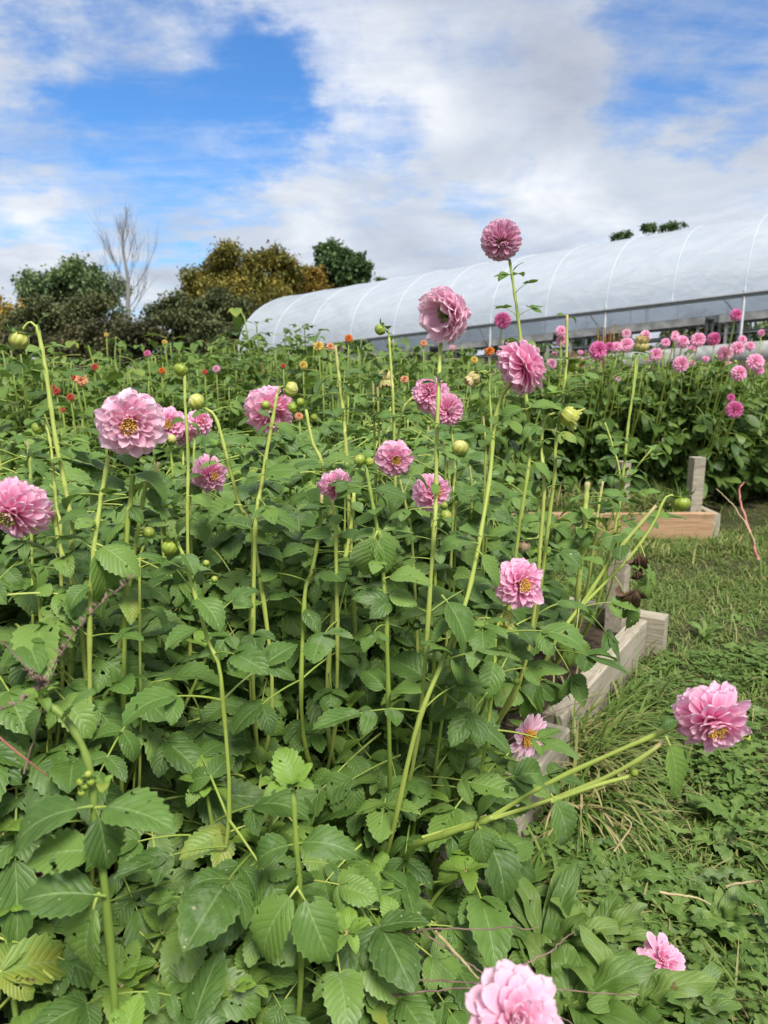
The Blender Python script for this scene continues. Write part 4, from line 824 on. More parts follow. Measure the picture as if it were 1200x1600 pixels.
# broadleaf weeds
def dock_leaf(L, W, rr, lobed=False):
    V, Q, UVv = leaflet(L, W, .35, rr.uniform(.5, 1.3), rr, 18, 6, 0, .9 if lobed else .75, .6)
    if lobed:
        for i in range(19):
            for j in range(7):
                if j in (0, 1, 5, 6): V[i*7+j, 0] *= (1.15, .55, .8)[i % 3]; V[i*7+j, 1] -= .1*W*(1 if i % 3 == 0 else 0)
    V[:, 2] += .16*W*np.sin(UVv[:, 1]*16+rr.random()*6)*np.abs(UVv[:, 0]-.5)*2; return V, Q, UVv
def weed(px, py, n, L, W, label, seed, lobed=False, name='weed_plant', el=(.2, .9)):
    L *= .78; W *= .48; n = int(n*2.0)
    c = on_ground(px, py); r = random.Random(seed); o = empty(name, c, label, 'weed'); mb = MB()
    for k in range(n):
        a = 2.4*k+r.uniform(-.3, .3); e = r.uniform(*el); V, Q, UVv = dock_leaf(L*r.uniform(.6, 1.1), W*r.uniform(.75, 1.1), r, lobed)
        F = frame([math.cos(a)*math.cos(e), math.sin(a)*math.cos(e), math.sin(e)], [r.uniform(-.2, .2), -.2, 1.0]); mb.add(V@F.T+[0, 0, .01], Q, UVv, r.random()*.92)
    mb.build('foliage', M['weed'], o)
W_ = [(850,1500,12,.24,.075,'clump of long smooth upright dock leaves below the forked stems',0),(930,1480,9,.20,.07,'dock clump with broad blades between the twigs and the crumpled bloom',0),(890,1590,9,.24,.10,'low dock with very broad flat leaves beside the nearest soft bloom',0),
      (985,1590,8,.20,.085,'flat broad-leaved dock under the crumpled bloom',0),(780,1420,10,.17,.07,'smaller dock clump against the bed edge under the forked stems',0),(960,1385,11,.17,.06,'dandelion with jagged lobed leaves below the leaning bloom',1),
      (1060,1400,9,.13,.05,'small jagged dandelion beside the pale straw',1),(1010,1300,10,.13,.045,'jagged dandelion rosette under the stem ends of the leaning bloom',1),(1120,1450,9,.11,.05,'low rosette of rounded leaves nearest the yellow cut stalk',0),
      (900,1330,9,.14,.05,'jagged dandelion tight against the timber end',1),(1080,1600,7,.15,.06,'low broad rosette at the bottom beyond the crumpled bloom',0),(1010,1120,8,.16,.03,'tuft of narrow upright plantain leaves beside the tall grass',0),
      (1150,1250,8,.10,.04,'small rosette of rounded leaves under the big leaning bloom',0),(1100,1000,8,.14,.035,'narrow-leaved plantain in the mown lawn beyond the big leaning bloom',0),(720,1560,8,.16,.06,'dock half buried by twigs behind the nearest soft bloom',0),(660,1500,8,.14,.055,'broad-leaved weed hugging the timber among fallen twigs',0)]
for i, (x, y, n, L, W, lb_, lob) in enumerate(W_): weed(x, y, n, L, W, lb_, 300+i, bool(lob), 'dandelion' if lob else 'weed_plant', (.1, .7) if lob else (.3, 1.15))
r = random.Random(77)
for i in range(60):                          # small unnamed rosettes that look alike
    x, y = r.uniform(.35, 1.6), r.uniform(1.1, 3.2)
    if in_bed(np.array(x), np.array(y), .05): continue
    o = empty('weed_plant', (x, y, 0), 'small low green rosette weed scattered in the lawn', 'weed', 'small rosette weeds in the lawn'); mb = MB()
    for k in range(7):
        a = 2.4*k; e = r.uniform(.1, .8); V, Q, UVv = dock_leaf(r.uniform(.04, .09), r.uniform(.018, .035), r); mb.add(V@frame([math.cos(a)*math.cos(e), math.sin(a)*math.cos(e), math.sin(e)], [0, 0, 1.0]).T+[0, 0, .01], Q, UVv, r.random()*.9)
    mb.build('foliage', M['weed'], o)
def grass_tuft(c, n, L, label, seed, dryf=.2, lean=(0, 0), w0=.0085, group=None):
    n = int(n*1.5)
    r = np.random.default_rng(seed); o = empty('grass_tuft', c, label, 'grass tuft', group); mb = MB(); org = np.zeros((n, 3)); org[:, :2] = r.normal(0, .045, (n, 2)); org[:, 2] = 0
    for j in range(4):
        q = org[j::4]; m = len(q); rn = np.where(r.random(m) < dryf, r.uniform(.88, 1, m), r.random(m)*.75+.1); sc = np.stack([np.full(m, w0/.05)*r.uniform(.6, 1.3, m), L*r.uniform(.5, 1.1, m), L*r.uniform(.5, 1.1, m)], 1)
        yaw = r.random(m)*6.28 if lean == (0, 0) else math.atan2(-lean[0], lean[1])+r.normal(0, 1.1, m)
        many(mb, blade(1, .05, (1.0, 1.6, 2.1, 2.6)[j], 8), q, yaw, r.uniform(.8, 1.5, m), sc, rn)
    mb.build('blades', M['grass'], o)
grass_tuft(bed(.98, -.07), 130, .33, 'long arching green and straw grass draped over the gap in the timber', 1, .35, (.6, -.3))
grass_tuft(bed(1.18, -.08), 90, .30, 'long green grass leaning on the grey timber before its far corner', 2, .15, (.5, -.2))
grass_tuft(bed(.80, -.10), 90, .28, 'grass with rusty dry blades in front of the timber end', 3, .5, (.6, -.5))
grass_tuft(bed(1.45, -.08), 60, .24, 'thin green grass along the timber close to the grey post', 4, .15, (.5, -.2))
grass_tuft(bed(1.7, -.10), 50, .18, 'short grass at the outer timber corner', 5, .15)
grass_tuft(bed(1.25, .12), 70, .22, 'grass and straw growing inside the bed beside the timber', 6, .45)
grass_tuft(bed(1.02, .07), 90, .34, 'straw-coloured grass flopping over the gap between two timbers', 8, .7, (.8, -.3))
grass_tuft(bed(.45, -.12), 50, .20, 'grass under the long forked dahlia stems', 7, .25)
for i, (x, y) in enumerate(((1030,870),(1075,872),(990,850),(1140,862),(1000,800),(1120,830))):
    c = on_ground(x, y) if y > 840 else on_ground(x, 858); grass_tuft(c+np.array([0, -.05, 0]), 40, .22, 'grass tuft growing against the tan front plank', 20+i, .3, group='tufts along the tan plank', w0=.008)
r = random.Random(21)
for i in range(70):
    y = .75+r.random()**1.3*3.6; x = r.uniform(-.05, .62*(y+.5)); 
    if in_bed(np.array(x), np.array(y), .02): continue
    if x > (y-1.1)*.65+.75 and r.random() < .5: continue
    grass_tuft(np.array([x, y, 0]), 26, r.uniform(.08, .17), 'small lush grass clump scattered in the lawn', 400+i, .12, group='lush grass clumps in the lawn', w0=.006)
for i in range(34):
    y = .8+r.random()**1.2*2.2; x = r.uniform(.05, .60*(y+.3))
    if in_bed(np.array(x), np.array(y), .05): continue
    o = empty('dandelion', (x, y, 0), 'jagged-leaved dandelion scattered in the lawn', 'weed', 'dandelions scattered in the lawn'); mb = MB()
    for k in range(11):
        a = 2.4*k; e = r.uniform(.1, .9); V, Q, UVv = dock_leaf(r.uniform(.07, .14), r.uniform(.022, .038), r, True); mb.add(V@frame([math.cos(a)*math.cos(e), math.sin(a)*math.cos(e), math.sin(e)], [0, 0, 1.0]).T+[0, 0, .01], Q, UVv, r.random()*.9)
    mb.build('foliage', M['weed'], o)
for i in range(12):
    grass_tuft(np.array([.62+i*.055, YF-.08-r.random()*.1, 0]), 60, .26, 'grass tuft growing against the tan front plank', 480+i, .2, group='tufts along the tan plank', w0=.009)
r = random.Random(9)
for i in range(46):
    y = r.uniform(YF+.1, YF+1.3); x = r.uniform(.9, XR-.05); grass_tuft(np.array([x, y, .11]), 46, .28, 'weedy grass tuft among the dahlias behind the tan plank', 200+i, .3, group='grass tufts behind the tan plank', w0=.009)

# ------------------------------------------------------------------ far dahlias
def far_foliage(seed, h=1.15, rad=.38, n_st=12, nleaf=170, size=1.5):
    r = random.Random(seed); mb = MB()
    for k in range(n_st):
        a = r.uniform(0, 6.28); rr = rad*math.sqrt(r.random())*.8; hh = h*r.uniform(.55, 1.0); S = spline([(0, 0, 0), (rr*.6*math.cos(a), rr*.6*math.sin(a), hh*.5), (rr*math.cos(a), rr*math.sin(a), hh)], 9)
        tube(mb, S, np.linspace(.008, .004, 9), 4, rnd=r.uniform(0, .15), mi=1)
        for i in range(2, 9):
            ph = r.random()*6.28
            for sg in (0, 3.14):
                for _ in range(max(1, int(nleaf/(n_st*14)))):
                    el = r.uniform(-.5, .5); s_ = size*r.uniform(.7, 1.3)*(1 if i < 7 else .7); put_leaf(mb, LO[r.randrange(len(LO))], S[i]+[r.uniform(-.06, .06), r.uniform(-.06, .06), r.uniform(-.05, .05)], [math.cos(ph+sg)*math.cos(el), math.sin(ph+sg)*math.cos(el), math.sin(el)], [r.uniform(-.4, .4), r.uniform(-.4, .4), 1], s_, rnd_leaf(r), .25*r.random() if i > 6 else 0)
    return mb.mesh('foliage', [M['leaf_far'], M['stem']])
FF = [far_foliage(500+i) for i in range(6)]
FL = [far_foliage(520+i, h=1.0, n_st=14, nleaf=240, size=1.3) for i in range(4)]
BL = {}
def lo_bloom(mat, kind='ball', v=0):
    k = (mat, kind, v)
    if k not in BL: BL[k] = bloom_meshes(900+v, kind, False, True)[0].mesh('bloom', M[mat])
    return BL[k]
CAL = bloom_meshes(950, 'ball', False, True)[2].mesh('calyx', M['sepal'])
def far_stem(o, base, tip, r0=.006, shade=.6):
    mb = MB(); m = (base+tip)/2+np.array([random.uniform(-.03, .03), 0, 0]); S = spline([base-base, m-base, tip-base], 8); tube(mb, S, np.linspace(r0, r0*.6, 8), 5, rnd=shade); mb.build('stem', M['stem'], o)
def far_bloom(o, base, c, rad, mat, kind='ball', v=0, face=(0, -.5, .8)):
    b = inst('bloom', lo_bloom(mat, kind, v), o, c-base); b.scale = (rad,)*3
    import mathutils
    b.rotation_euler = mathutils.Matrix([list(x) for x in basis(face, v)]).to_euler()
    k = inst('calyx', CAL, b)
random.seed(3)
# right-hand block: each plant carries the blooms it shows, at (px, py, width)
right = [
 ('bearing one bright pink pompon high before the greenhouse plastic', 3.6, 'petal_hot', [(785,500,27)]),
 ('with two stacked pink pompons before the greenhouse benches', 5.2, 'petal_ball', [(877,517,19),(878,532,19)]),
 ('with the round ring-like pink pompon facing out beside the tall green shoot', 4.6, 'petal_hot', [(935,546,29),(952,541,14)]),
 ('with two side by side pink pompons next to the brownish bud', 4.8, 'petal_ball', [(963,541,17),(979,538,24)]),
 ('with a pale lilac pompon above the brownish bud', 5.4, 'petal_pale', [(1009,524,19),(979,521,15)]),
 ('with one pompon peeping right behind the brownish bud', 4.7, 'petal_ball', [(1025,553,21)]),
 ('with a single lower pompon below the tall row', 4.4, 'petal_ball', [(1064,568,26),(1054,527,13)]),
 ('with a round pink pompon beside a small deep pink one', 5.0, 'petal_ball', [(1067,533,22),(1055,522,12)]),
 ('with an open pink pompon showing a golden centre', 5.0, 'petal_pink', [(1091,530,23)]),
 ('with a bright pink pompon beneath yellow buds', 5.2, 'petal_hot', [(1116,529,22)]),
 ('with a pair of pompons, one ruffled, at mid height', 4.8, 'petal_ball', [(1133,551,24),(1153,543,22)]),
 ('with the highest pink pompon over the greenhouse benches', 4.6, 'petal_hot', [(1151,491,20)]),
 ('with a large round pompon and a small one beneath', 4.2, 'petal_ball', [(1180,564,27),(1187,579,14)]),
 ('with a domed pompon seen from its side', 4.3, 'petal_pink', [(1155,582,26)]),
 ('with the lowest bright pompon and a pink bud above the grey post', 4.3, 'petal_hot', [(1148,639,27),(1142,621,13)]),
 ('with a small pale pompon low behind the forked stem', 4.9, 'petal_pale', [(965,590,11)]),
 ('with a faded pompon behind the deep pink front bloom', 5.0, 'petal_mauve', [(862,568,17)]),
 ('with small crowded pompons between the open and bright ones', 5.8, 'petal_pink', [(1040,535,15),(1160,530,14),(1082,545,14)]),
 ('with small distant pompons beside the tan bed boards', 6.5, 'petal_pink', [(1190,520,12),(1172,540,15)]),
]
FS = list(FF)
for i, (lb_, d, mt, bl) in enumerate(right):
    d = max(d+.3, 4.9)
    c0 = at(bl[0][0], bl[0][1], d); gx, gy = c0[0]+random.uniform(-.06, .06), max(YF+.95, c0[1]+random.uniform(-.1, .15)) if c0[0] > -1 else c0[1]
    base = np.array([gx, gy, .10+gh(gx, gy)]); o = empty('dahlia_plant', base, 'dahlia plant '+lb_, 'dahlia', 'pompon dahlia plants in the far beds')
    f = inst('foliage', FL[i % 4], o); s_ = random.uniform(.92, 1.05); f.scale = (1, 1, s_); f.rotation_euler = (0, 0, random.random()*6)
    for j, (x, y, wpx) in enumerate(bl):
        c = at(x, y, d+.05*j); far_stem(o, base, c, .007); far_bloom(o, base, c, wpx/2*d/FPX*1.06, mt, 'ball', (i+j) % 3, (random.uniform(-.5, .5), -.8, random.uniform(-.2, .7)))
    for k in range(3):
        c = base+np.array([random.uniform(-.25, .25), random.uniform(-.2, .2), random.uniform(.8, 1.1)]); far_stem(o, base, c, .0055, random.uniform(.1, .6))
        if k % 2: add_bud(o, base, c, .016, np.array([random.uniform(-1, 1), -.3, .4]), random.choice(['green', 'yellow']), k)
# filler rows behind: leafy, bare stems, few small blooms
fi = 0
for row in range(5):
    y = 6.1+row*.95
    for k in range(9):
        x = -1.0+k*.55+random.uniform(-.12, .12)+row*.1
        if x > XR+1.3+row*.4: continue
        if row == 0 and x < -.1: continue
        base = np.array([x, y+random.uniform(-.15, .15), .10 if x < XR else .0]); base[2] += gh(base[0], base[1])
        o = empty('dahlia_plant', base, 'leafy dahlia plant with bare pale stems in the far bed', 'dahlia', 'leafy dahlias filling the far beds')
        f = inst('foliage', FL[fi % 4], o); fi += 1; f.scale = (1.1, 1.1, random.uniform(.92, 1.08)); f.rotation_euler = (0, 0, random.random()*6)
        for q in range(2 if x > .7 else 0):
            c = base+np.array([random.uniform(-.3, .3), random.uniform(-.2, .2), random.uniform(.85, 1.12)]); far_stem(o, base, c, .0065, random.uniform(.3, .9))
        if x > .9 and random.random() < .6: 
            c = base+np.array([random.uniform(-.2, .2), 0, random.uniform(1.0, 1.2)]); far_stem(o, base, c); far_bloom(o, base, c, .04, random.choice(['petal_ball', 'petal_pink']), 'ball', fi % 3)
# more rows to the outer side of the far bed
for k in range(16):
    x = XR+.7+(k % 4)*.6+random.uniform(-.1, .1); y = 5.9+(k//4)*.9; base = np.array([x, y, gh(x, y)]); o = empty('dahlia_plant', base, 'bushy green dahlia plant beyond the grey post', 'dahlia', 'bushy dahlias beyond the grey post')
    f = inst('foliage', FL[k % 4], o); f.scale = (1.1, 1.1, 1.0); f.rotation_euler = (0, 0, k)
    if k % 2: c = base+np.array([.1, 0, 1.1]); far_stem(o, base, c); far_bloom(o, base, c, .042, 'petal_ball', 'ball', k % 3)
# left block: broad leafy masses, coloured blooms
left_b = [(148,573,13,'petal_red',6.6,'small red bloom against the dark hedge'),(127,593,24,'petal_peach',5.4,'round peach bloom over red ones'),(117,590,12,'petal_red',5.6,'red bloom tucked behind the peach one'),(88,611,14,'petal_red',5.6,'red bloom low at the field edge'),
 (110,620,14,'petal_red',5.2,'orange-red bloom beside a green bud'),(82,604,11,'petal_red',6.2,'small red bloom at the field edge, upper'),(230,552,13,'petal_hot',6.4,'dusky pink bloom over the dark hedge'),(253,579,13,'petal_orange',6.2,'orange bloom behind the green nodding bud'),
 (338,576,14,'petal_mauve',6.2,'dusty mauve-pink bloom'),(320,581,10,'petal_red',6.0,'coral red narrow bloom'),(498,540,20,'petal_yellow',5.6,'clear yellow bloom before the greenhouse'),(516,541,16,'petal_peach',5.4,'faded peach bloom by the yellow one'),
 (545,528,15,'petal_orange',5.8,'small high orange bloom before the greenhouse'),(474,570,17,'petal_yellow',5.4,'soft yellow bloom lower in the leaves'),(443,571,9,'petal_red',5.8,'tiny red bloom beside a soft yellow one'),(662,536,13,'petal_peach',6.2,'peach bloom beside the big back-facing bloom'),
 (765,548,19,'petal_orange',5.4,'apricot bloom left of the deep pink front bloom'),(741,562,14,'petal_yellow',5.6,'pale cream-yellow bloom under the apricot one'),(632,592,16,'petal_peach',4.6,'spidery peach bloom among dark leaves'),(166,523,8,'petal_yellow',7.4,'tiny yellow bloom high by the bare tree'),
 (257,534,9,'petal_yellow',7.2,'tiny yellow-green bloom by the bare tree'),(467,650,15,'petal_peach',3.9,'cream peach bloom behind the full pink one'),(65,588,10,'petal_red',6.6,'tiny red bloom'),(98,640,9,'petal_red',5.0,'low tiny red bloom')]
for i, (x, y, wpx, mt, d, lb_) in enumerate(left_b):
    d *= .72
    c = at(x, y, d); base = np.array([c[0]+random.uniform(-.05, .05), c[1]+.1, gh(c[0], c[1])]); o = empty('dahlia_plant', base, 'dahlia with a '+lb_, 'dahlia', 'dahlias of other colours across the path')
    f = inst('foliage', FF[i % 6], o); f.scale = (1, 1, min(1.0, (c[2]-.1)/1.15)); f.rotation_euler = (0, 0, i*1.7)
    far_stem(o, base, c, .007, .3); far_bloom(o, base, c, wpx/2*d/FPX*.92, mt, 'deco' if wpx > 15 else 'ball', i % 2, (random.uniform(-.4, .4), -.9, .4))
for k in range(120):
    row = k//15; j = k % 15; y = 4.7+row*.58+random.uniform(-.15, .15); x = -.62*y-.25+j*(.62*y+1.0)/14*1.0+random.uniform(-.12, .12)
    if (x > -1.25 and y > YF-.2 and x > -1.1 and y < 5.1) or in_bed(np.array(x), np.array(y)) and y < 4.6: continue
    base = np.array([x, y, gh(x, y)]); o = empty('dahlia_plant', base, 'dense dark green dahlia bush without blooms in the rows across the path', 'dahlia', 'dark green bushes across the path')
    f = inst('foliage', FF[k % 6], o); hs = random.uniform(.80, 1.20)+(.10 if -2.2 < x < -.2 and k % 3 == 0 else 0)+.014*row-(.05 if x < -1.5 else 0); f.scale = (1.12, 1.12, hs); f.rotation_euler = (0, 0, random.random()*6)
# tall leafy shoots that reach over the field
for i, (x, y, d) in enumerate([(400,508,5.0),(352,545,5.0),(462,520,5.2),(475,512,5.2),(365,540,5.5),(172,560,5.6),(250,545,6.0),(560,560,4.8),(395,535,5.0)]):
    c = at(x, y, d); base = np.array([c[0], c[1]+.02, gh(c[0], c[1])]); o = empty('leafy_shoot_plant', base, 'tall leafy green shoot rising over the bushes before the hedge', 'plant', 'tall leafy shoots'); mb = MB(); r = random.Random(i)
    S = spline([(0, 0, 0), (.02, 0, (c[2]-base[2])*.6), (0, 0, c[2]-base[2])], 16); sb = MB(); tube(sb, S, np.linspace(.008, .004, 16), 5, rnd=.2); sb.build('stem', M['stem'], o)
    for q in range(7, 16):
        ph = r.random()*6.28
        for sg in (0, 3.14, 1.5): put_leaf(mb, LO[r.randrange(8)], S[q], [math.cos(ph+sg), math.sin(ph+sg), .5], [0, 0, 1], r.uniform(.7, 1.1)*(1.3-q*.04), r.random()*.6)
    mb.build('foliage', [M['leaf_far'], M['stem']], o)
# red-orange spikes
for i, (x, y, d) in enumerate([(905,545,6.6),(890,555,6.6),(922,552,6.6),(945,518,6.8),(955,508,6.8),(430,598,5.6),(440,585,5.8),(448,592,5.7),(415,575,6.0),(752,560,6.4)]):
    c = at(x, y, d); base = np.array([c[0], c[1], gh(c[0], c[1])]); o = empty('spike_flower', base, 'plant with upright salmon red flower spikes in the far field', 'flower', 'salmon red spike flowers'); r = random.Random(i+60)
    for k in range(6):
        t = c-base+np.array([r.uniform(-.12, .12), r.uniform(-.1, .1), r.uniform(-.12, .05)]); sb = MB(); tube(sb, spline([(0, 0, 0), t*.5, t], 6), .004, 4, rnd=.3); sb.build('stem', M['stem'], o)
        mb = MB()
        for q in range(34):
            a = q*2.4; zz = -q*.004; mb2 = leaflet(.02, .012, .3, .5, r, 2, 2, 0); mb.add(mb2[0]@frame([math.cos(a), math.sin(a), .8], [0, 0, 1.0]).T+t+[0, 0, zz], mb2[1], mb2[2], r.random(), .5)
        mb.build('flower_spike', M['petal_salmon'], o)

# ------------------------------------------------------------------ greenhouse
def greenhouse():
    A = at(1200, 458, 16.0); B = at(372, 556, 24.6); D3 = B-A; Lh = np.linalg.norm(D3[:2]); dx = np.array([D3[0], D3[1], 0])/Lh; sl = D3[2]/Lh
    A = A - np.array([dx[0], dx[1], sl])*7.0; L = Lh+7.0; perp = np.array([dx[1], -dx[0], 0.0])
    if perp[1] < 0: perp = -perp
    HW = 4.0; RISE = 2.2; SIDE = 1.35
    root = empty('greenhouse', A-[0, 0, SIDE], 'long arched white plastic greenhouse with open side rail and grey benches', 'greenhouse')
    org = A-np.array([0, 0, SIDE]); ax = np.array([dx[0], dx[1], sl])
    def pt(s, a, dr=0.0, z0=SIDE):           # a: 0 near rail .. pi far rail
        return ax*s + perp*(HW-(HW+dr)*math.cos(a)) + np.array([0, 0, z0+(RISE+dr)*math.sin(a)**.88])
    mb = MB(); ns, na = 66, 30; V = []; UVv = []
    for i in range(ns+1):
        s = L*i/ns; sag = -.008*abs(math.sin(math.pi*s/1.52))
        for j in range(na+1):
            a = math.pi*j/na; V.append(pt(s, a, sag)); UVv.append((i/ns, j/na))
    mb.add(V, grid_q(ns, na), UVv); mb.build('plastic_cover', M['plastic'], root)
    nh = int(L/1.52)+1
    for i in range(nh):
        s = L-.02-i*1.52; hb = MB(); tube(hb, [pt(s, math.pi*j/30, -.001) for j in range(31)], .010, 5); hb.build('hoop', M['hoop'], root)
        if s < 0 or i % 2: continue
        for side in (0, math.pi):
            pb = MB(); p = pt(s, side); tube(pb, [p-[0, 0, SIDE+.1], p+[0, 0, .12]], .035, 6); pb.build('post', M['metal'], root)
        p = pt(s, 0); bb = MB(); tube(bb, [p-[0, 0, .55]+perp*.02, p+ax*.45+perp*.25+[0, 0, .0]], .02, 5); bb.build('brace', M['metal'], root)
    for side, zz, rr in ((0, SIDE, .03), (math.pi, SIDE, .03)):
        rb = MB(); P = [pt(L*k/12, side, 0, zz) for k in range(13)]; tube(rb, P, rr, 8); rb.build('rail', M['metal'], root)
    rl = MB(); tube(rl, [pt(L*k/12, 0, .03, SIDE+.05) for k in range(13)], .03, 8); rl.build('rolled_curtain', M['metal'], root)
    for side in (0, math.pi):
        bb = MB(); c0 = pt(L/2, side, .03, .12); bb.box(c0, L, .05, .45, ax, perp, (0, 0, 1)); bb.build('base_board', M['bench'], root)
    # end frame at the far left
    ew = MB()
    for k in (-2, -1, 0, 1, 2):
        a = math.pi/2+k*.42; p = pt(L-.03, a); q = p.copy(); tube(ew, [p, np.array([p[0], p[1], (ax*L)[2]])], .03, 5)
    ew.build('end_frame', M['metal'], root)
    ft = MB(); c0 = ax*L/2+perp*HW; ft.box(c0+[0, 0, .03], L, HW*2-.1, .04, ax, perp, (0, 0, 1)); ft.build('floor', M['soil'], root)
    # benches
    k = 0
    for off, z in ((.7, 1.0), (2.5, 1.12), (4.6, 1.2)):
        s = 1.0
        while s < L-6.5:
            o = empty('greenhouse_bench', org+ax*(s+1.7)+perp*off, 'grey slatted bench in a row inside the greenhouse', 'bench', 'grey benches inside the greenhouse'); b = MB()
            for q in range(6): b.box(np.array([0, 0, z])+perp*(-.5+q*.2), 3.3, .13, .03, ax, perp, (0, 0, 1))
            b.build('bench_top', M['bench'], o, smooth=False); b = MB()
            for sg in (-1, 1): b.box(np.array([0, 0, z-.09])+perp*.58*sg, 3.3, .03, .15, ax, perp, (0, 0, 1))
            b.build('apron', M['bench'], o, smooth=False); b = MB(); b.box(np.array([0, 0, z-.42]), 3.2, .9, .03, ax, perp, (0, 0, 1)); b.build('shelf', M['bench'], o, smooth=False)
            for sx in (-1.5, 1.5):
                for sg in (-.5, .5): b = MB(); b.box(ax*sx+perp*sg+[0, 0, z/2], .06, .06, z, ax, perp, (0, 0, 1)); b.build('leg', M['bench'], o, smooth=False)
            s += 3.6; k += 1
    return org, ax, perp, L
GO, GX, GP, GL = greenhouse()

# ------------------------------------------------------------------ trees
def crown(mb, centre, R, n, ls, seed, nc=40, sq=1.0, fill=.55, mi=0):
    r = np.random.default_rng(seed); R = np.array(R, float); cs = []; 
    while len(cs) < nc:
        p = r.uniform(-1, 1, 3); q = np.linalg.norm(p)
        if q < 1 and q > fill*r.random(): cs.append(p*.86)
    cs = np.array(cs)*R; cr = r.uniform(.10, .34, nc)*R.mean(); w_ = cr**2/np.sum(cr**2); idx = r.choice(nc, n, p=w_)
    d = r.normal(size=(n, 3)); d /= np.linalg.norm(d, axis=1)[:, None]; rad = cr[idx]*r.random(n)**.45*(1+.9*r.random(n)**4); P = cs[idx]+d*rad[:, None]*[1.1, 1.1, .8]+centre
    tone = np.clip(r.random(nc)[idx]*.55+r.random(n)*.45, 0, 1)
    V, Q, UVv = leaflet(1.0, .62, .3, .5, random.Random(1), 2, 2, 0)
    many(mb, (V, Q, UVv), P, r.random(n)*6.28, r.uniform(-1.2, 1.2, n), ls*r.uniform(.6, 1.4, n), tone)
    return cs+centre
def tree(name, label, base, parts, mat, seed, trunk_r=.18, bark='bark', group=None, cat='tree', limbs=14):
    base = np.array(base, float); o = empty(name, base, label, cat, group); mb = MB(); tops = []
    for (c, R, n, ls) in parts: tops.append(crown(mb, np.array(c)-base, R, n, ls, seed, nc=int(26+n/500))); seed += 1
    mb.build('crown', M[mat], o)
    tb = MB(); r = random.Random(seed); top = np.mean([np.array(p[0]) for p in parts], axis=0)-base; S = spline([(0, 0, -.2), (top[0]*.3, top[1]*.3, top[2]*.5), top], 10); tube(tb, S, np.linspace(trunk_r, trunk_r*.3, 10), 8)
    for k in range(limbs):
        T = tops[k % len(tops)]; q = T[r.randrange(len(T))]; i = r.randrange(3, 8); tube(tb, spline([S[i], (S[i]+q)/2+[0, 0, .2], q], 6), np.linspace(trunk_r*.4, trunk_r*.08, 6), 5)
    tb.build('trunk', M[bark], o); return o
def gb(px, d): p = at(px, 560, d); return (p[0], p[1], float(gh(p[0], p[1])))
def C3(px, py, d): return at(px, py, d)
def S(pxr, d): return pxr/FPX*d
tree('tree', 'round green tree behind the bare tree and dark hedge', gb(112,37), [(C3(120,437,37),(S(44,37),2,S(30,37)),6500,.19),(C3(70,452,37),(S(42,37),2,S(26,37)),4500,.19),(C3(162,452,37),(S(36,37),2,S(26,37)),3600,.19),(C3(95,490,37),(S(70,37),2,S(34,37)),5000,.2)], 't_green', 20)
tree('tree', 'yellow-green tree at the field edge beyond the red blooms', gb(0,30), [(C3(-15,505,30),(S(62,30),2,S(62,30)),9000,.18)], 't_gold', 30)
tree('tree', 'large olive and gold tree beside the greenhouse end', gb(390,33), [(C3(370,425,33),(S(52,33),2.2,S(42,33)),11000,.16),(C3(428,425,33.5),(S(44,33),2.2,S(38,33)),8000,.16),(C3(322,452,32.5),(S(50,33),2.2,S(40,33)),8000,.16),(C3(385,480,32),(S(90,32),2.2,S(48,32)),12000,.16)], 't_olive', 40, .3)
tree('tree', 'orange-tinged tree peeping between the olive tree and the dark green one', gb(478,36), [(C3(480,452,36),(S(48,36),1.5,S(32,36)),8000,.17)], 't_orange', 50)
tree('tree', 'loose dark green tree rising over the greenhouse roof end', gb(532,38), [(C3(532,420,38),(S(46,38),1.5,S(38,38)),6500,.22),(C3(515,395,38),(S(24,38),1,S(20,38)),1500,.22),(C3(560,425,38),(S(24,38),1,S(18,38)),1500,.22)], 't_dark', 60, .15)
tree('shrub', 'brown-green dense shrub below the round green tree', gb(110,27), [(C3(70,508,27),(S(62,27),1.6,S(42,27)),9000,.13),(C3(150,503,27.5),(S(58,27),1.6,S(42,27)),9000,.13)], 't_brown', 70, .08, cat='shrub')
tree('shrub', 'brown-green dense shrub below the olive tree', gb(315,27), [(C3(285,500,27),(S(62,27),1.6,S(38,27)),9000,.13),(C3(350,497,27.5),(S(58,27),1.6,S(50,27)),10000,.13)], 't_brown', 80, .08, cat='shrub')
tree('shrub', 'dark purple-brown low shrub behind the bare trunk', gb(195,26), [(C3(180,535,26),(S(110,26),1.2,S(38,26)),12000,.13)], 't_purple', 90, .06, cat='shrub')
tree('shrub', 'dark purple-brown low shrub at the field edge below the yellow-green tree', gb(30,25), [(C3(20,555,25),(S(95,25),1.2,S(48,25)),11000,.13)], 't_purple', 95, .06, cat='shrub')
tree('shrub', 'dark low shrub between the olive tree and greenhouse end', gb(370,26), [(C3(350,545,26),(S(90,26),1.2,S(40,26)),10000,.13)], 't_brown', 98, .06, cat='shrub')
p = at(1015, 450, 42); tree('tree', 'ragged treetops just showing over the greenhouse ridge', (p[0], p[1], 1.2), [(C3(x, y, 42),(S(rx,42),.7,S(ry,42)),n_,.17) for (x, y, rx, ry, n_) in ((962,370,9,5,260),(978,367,10,6,330),(1016,356,13,8,520),(1040,355,9,4,200),(1058,352,13,5,380),(1000,385,50,14,1500),(1045,375,40,14,1200))], 't_dark', 110, .12, limbs=10)
p = at(596, 500, 42); tree('tree', 'tiny treetop just above the greenhouse near the dark tree', (p[0], p[1], .6), [(C3(594,437,42),(S(11,42),.5,S(5,42)),300,.17),(C3(598,452,42),(S(16,42),.8,S(10,42)),500,.17)], 't_dark', 125, .1, limbs=5)
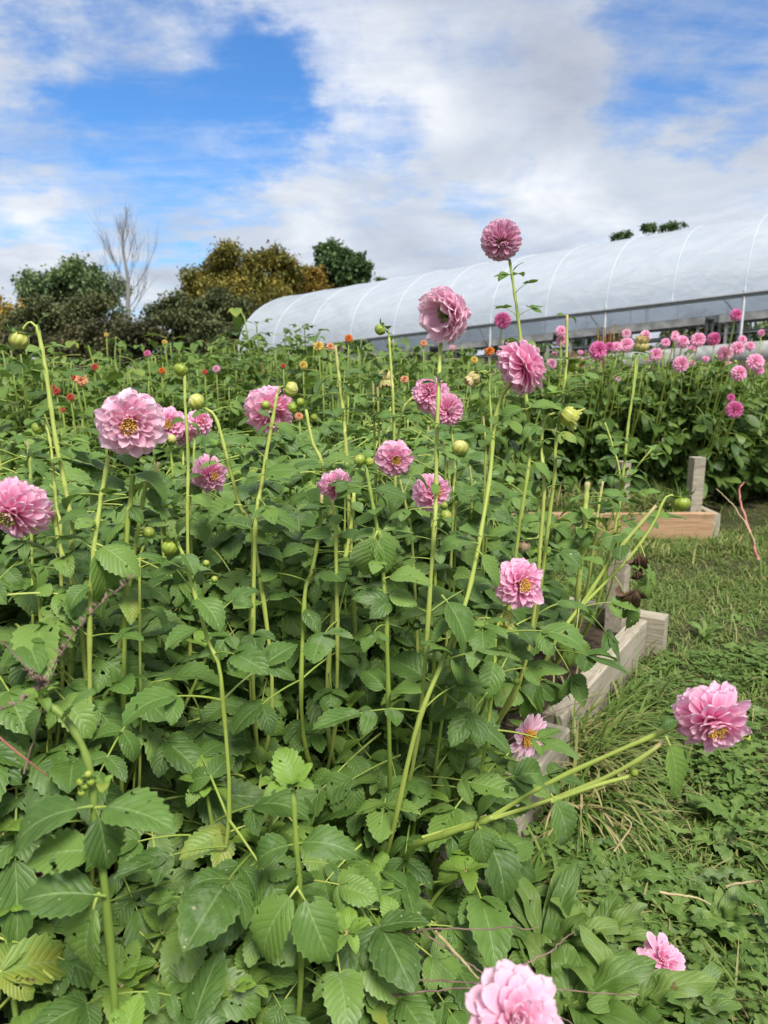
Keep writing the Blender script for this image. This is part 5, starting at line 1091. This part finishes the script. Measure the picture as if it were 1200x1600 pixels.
for i in range(16):                           # distant wood line closing the horizon on both sides
    x = -48+i*6.3; y = 52+4*math.sin(i*1.7)
    if -24 < x < 2: pass
    o = tree('tree', 'distant dark green tree in the line closing off the field', (x, y, 0 if x < 0 else 1.0), [((x, y, 2.2+.7*math.sin(i*2.3)),(3.8, 2, 2.0),2600,.45)], ('t_green', 't_dark', 't_brown')[i % 3], 150+i, .2, group='distant tree line', limbs=5)
def bare_tree():
    d = 31; b = at(203, 560, d); b[2] = 0; o = empty('bare_tree', b, 'leafless pale grey tree with fine upright twigs against the sky', 'tree'); mb = MB(); tb = MB(); r = random.Random(8)
    def grow(p, dr, L, rad, depth, mbx):
        n = 6; pts = [p]; dd = dr
        for i in range(n): dd = norm(dd+np.array([r.uniform(-.10, .10), r.uniform(-.10, .10), .05])); pts.append(pts[-1]+dd*L/n)
        tube(mbx, np.array(pts), np.linspace(rad, rad*.55, n+1), 5 if depth > 1 else 3, cap=False)
        if depth == 0: return
        for k in range(4 if depth > 1 else 4):
            i = r.randrange(2, n+1); a = r.uniform(0, 6.28); sp = r.uniform(.25, .55); q = norm(dd+np.array([math.cos(a)*sp, math.sin(a)*sp, r.uniform(0, .3)])); grow(pts[i], q, L*r.uniform(.55, .85), rad*.52, depth-1, mb)
    top = at(200, 325, d)-b; H = top[2]
    tube(tb, spline([(0, 0, -.1), at(200,500,d)-b, at(200,440,d)-b, at(192,380,d)-b, top], 24), np.linspace(.14, .010, 24), 8)
    Pm = spline([(0, 0, 0), at(200,500,d)-b, at(200,440,d)-b, at(192,380,d)-b, top], 24)
    for k in range(17):
        i = 6+int(k*.85); a = r.uniform(0, 6.28); sp = .5 if k % 2 else .75; sg = -1 if k % 2 else 1
        grow(Pm[min(i, 21)], norm([sg*sp*r.uniform(.45, 1.0), math.sin(a)*.4, 1.0]), (1.75-1.15*k/17)*r.uniform(.8, 1.1), .017*(1.1-.5*k/17), 2, mb)
    tube(tb, spline([(.45, .1, -.1), (.4, .1, 1.6), (.5, .1, 2.8)], 10), np.linspace(.08, .03, 10), 6)
    tb.build('trunk', M['bark_pale'], o); mb.build('branches', M['bark_pale'], o)
bare_tree()
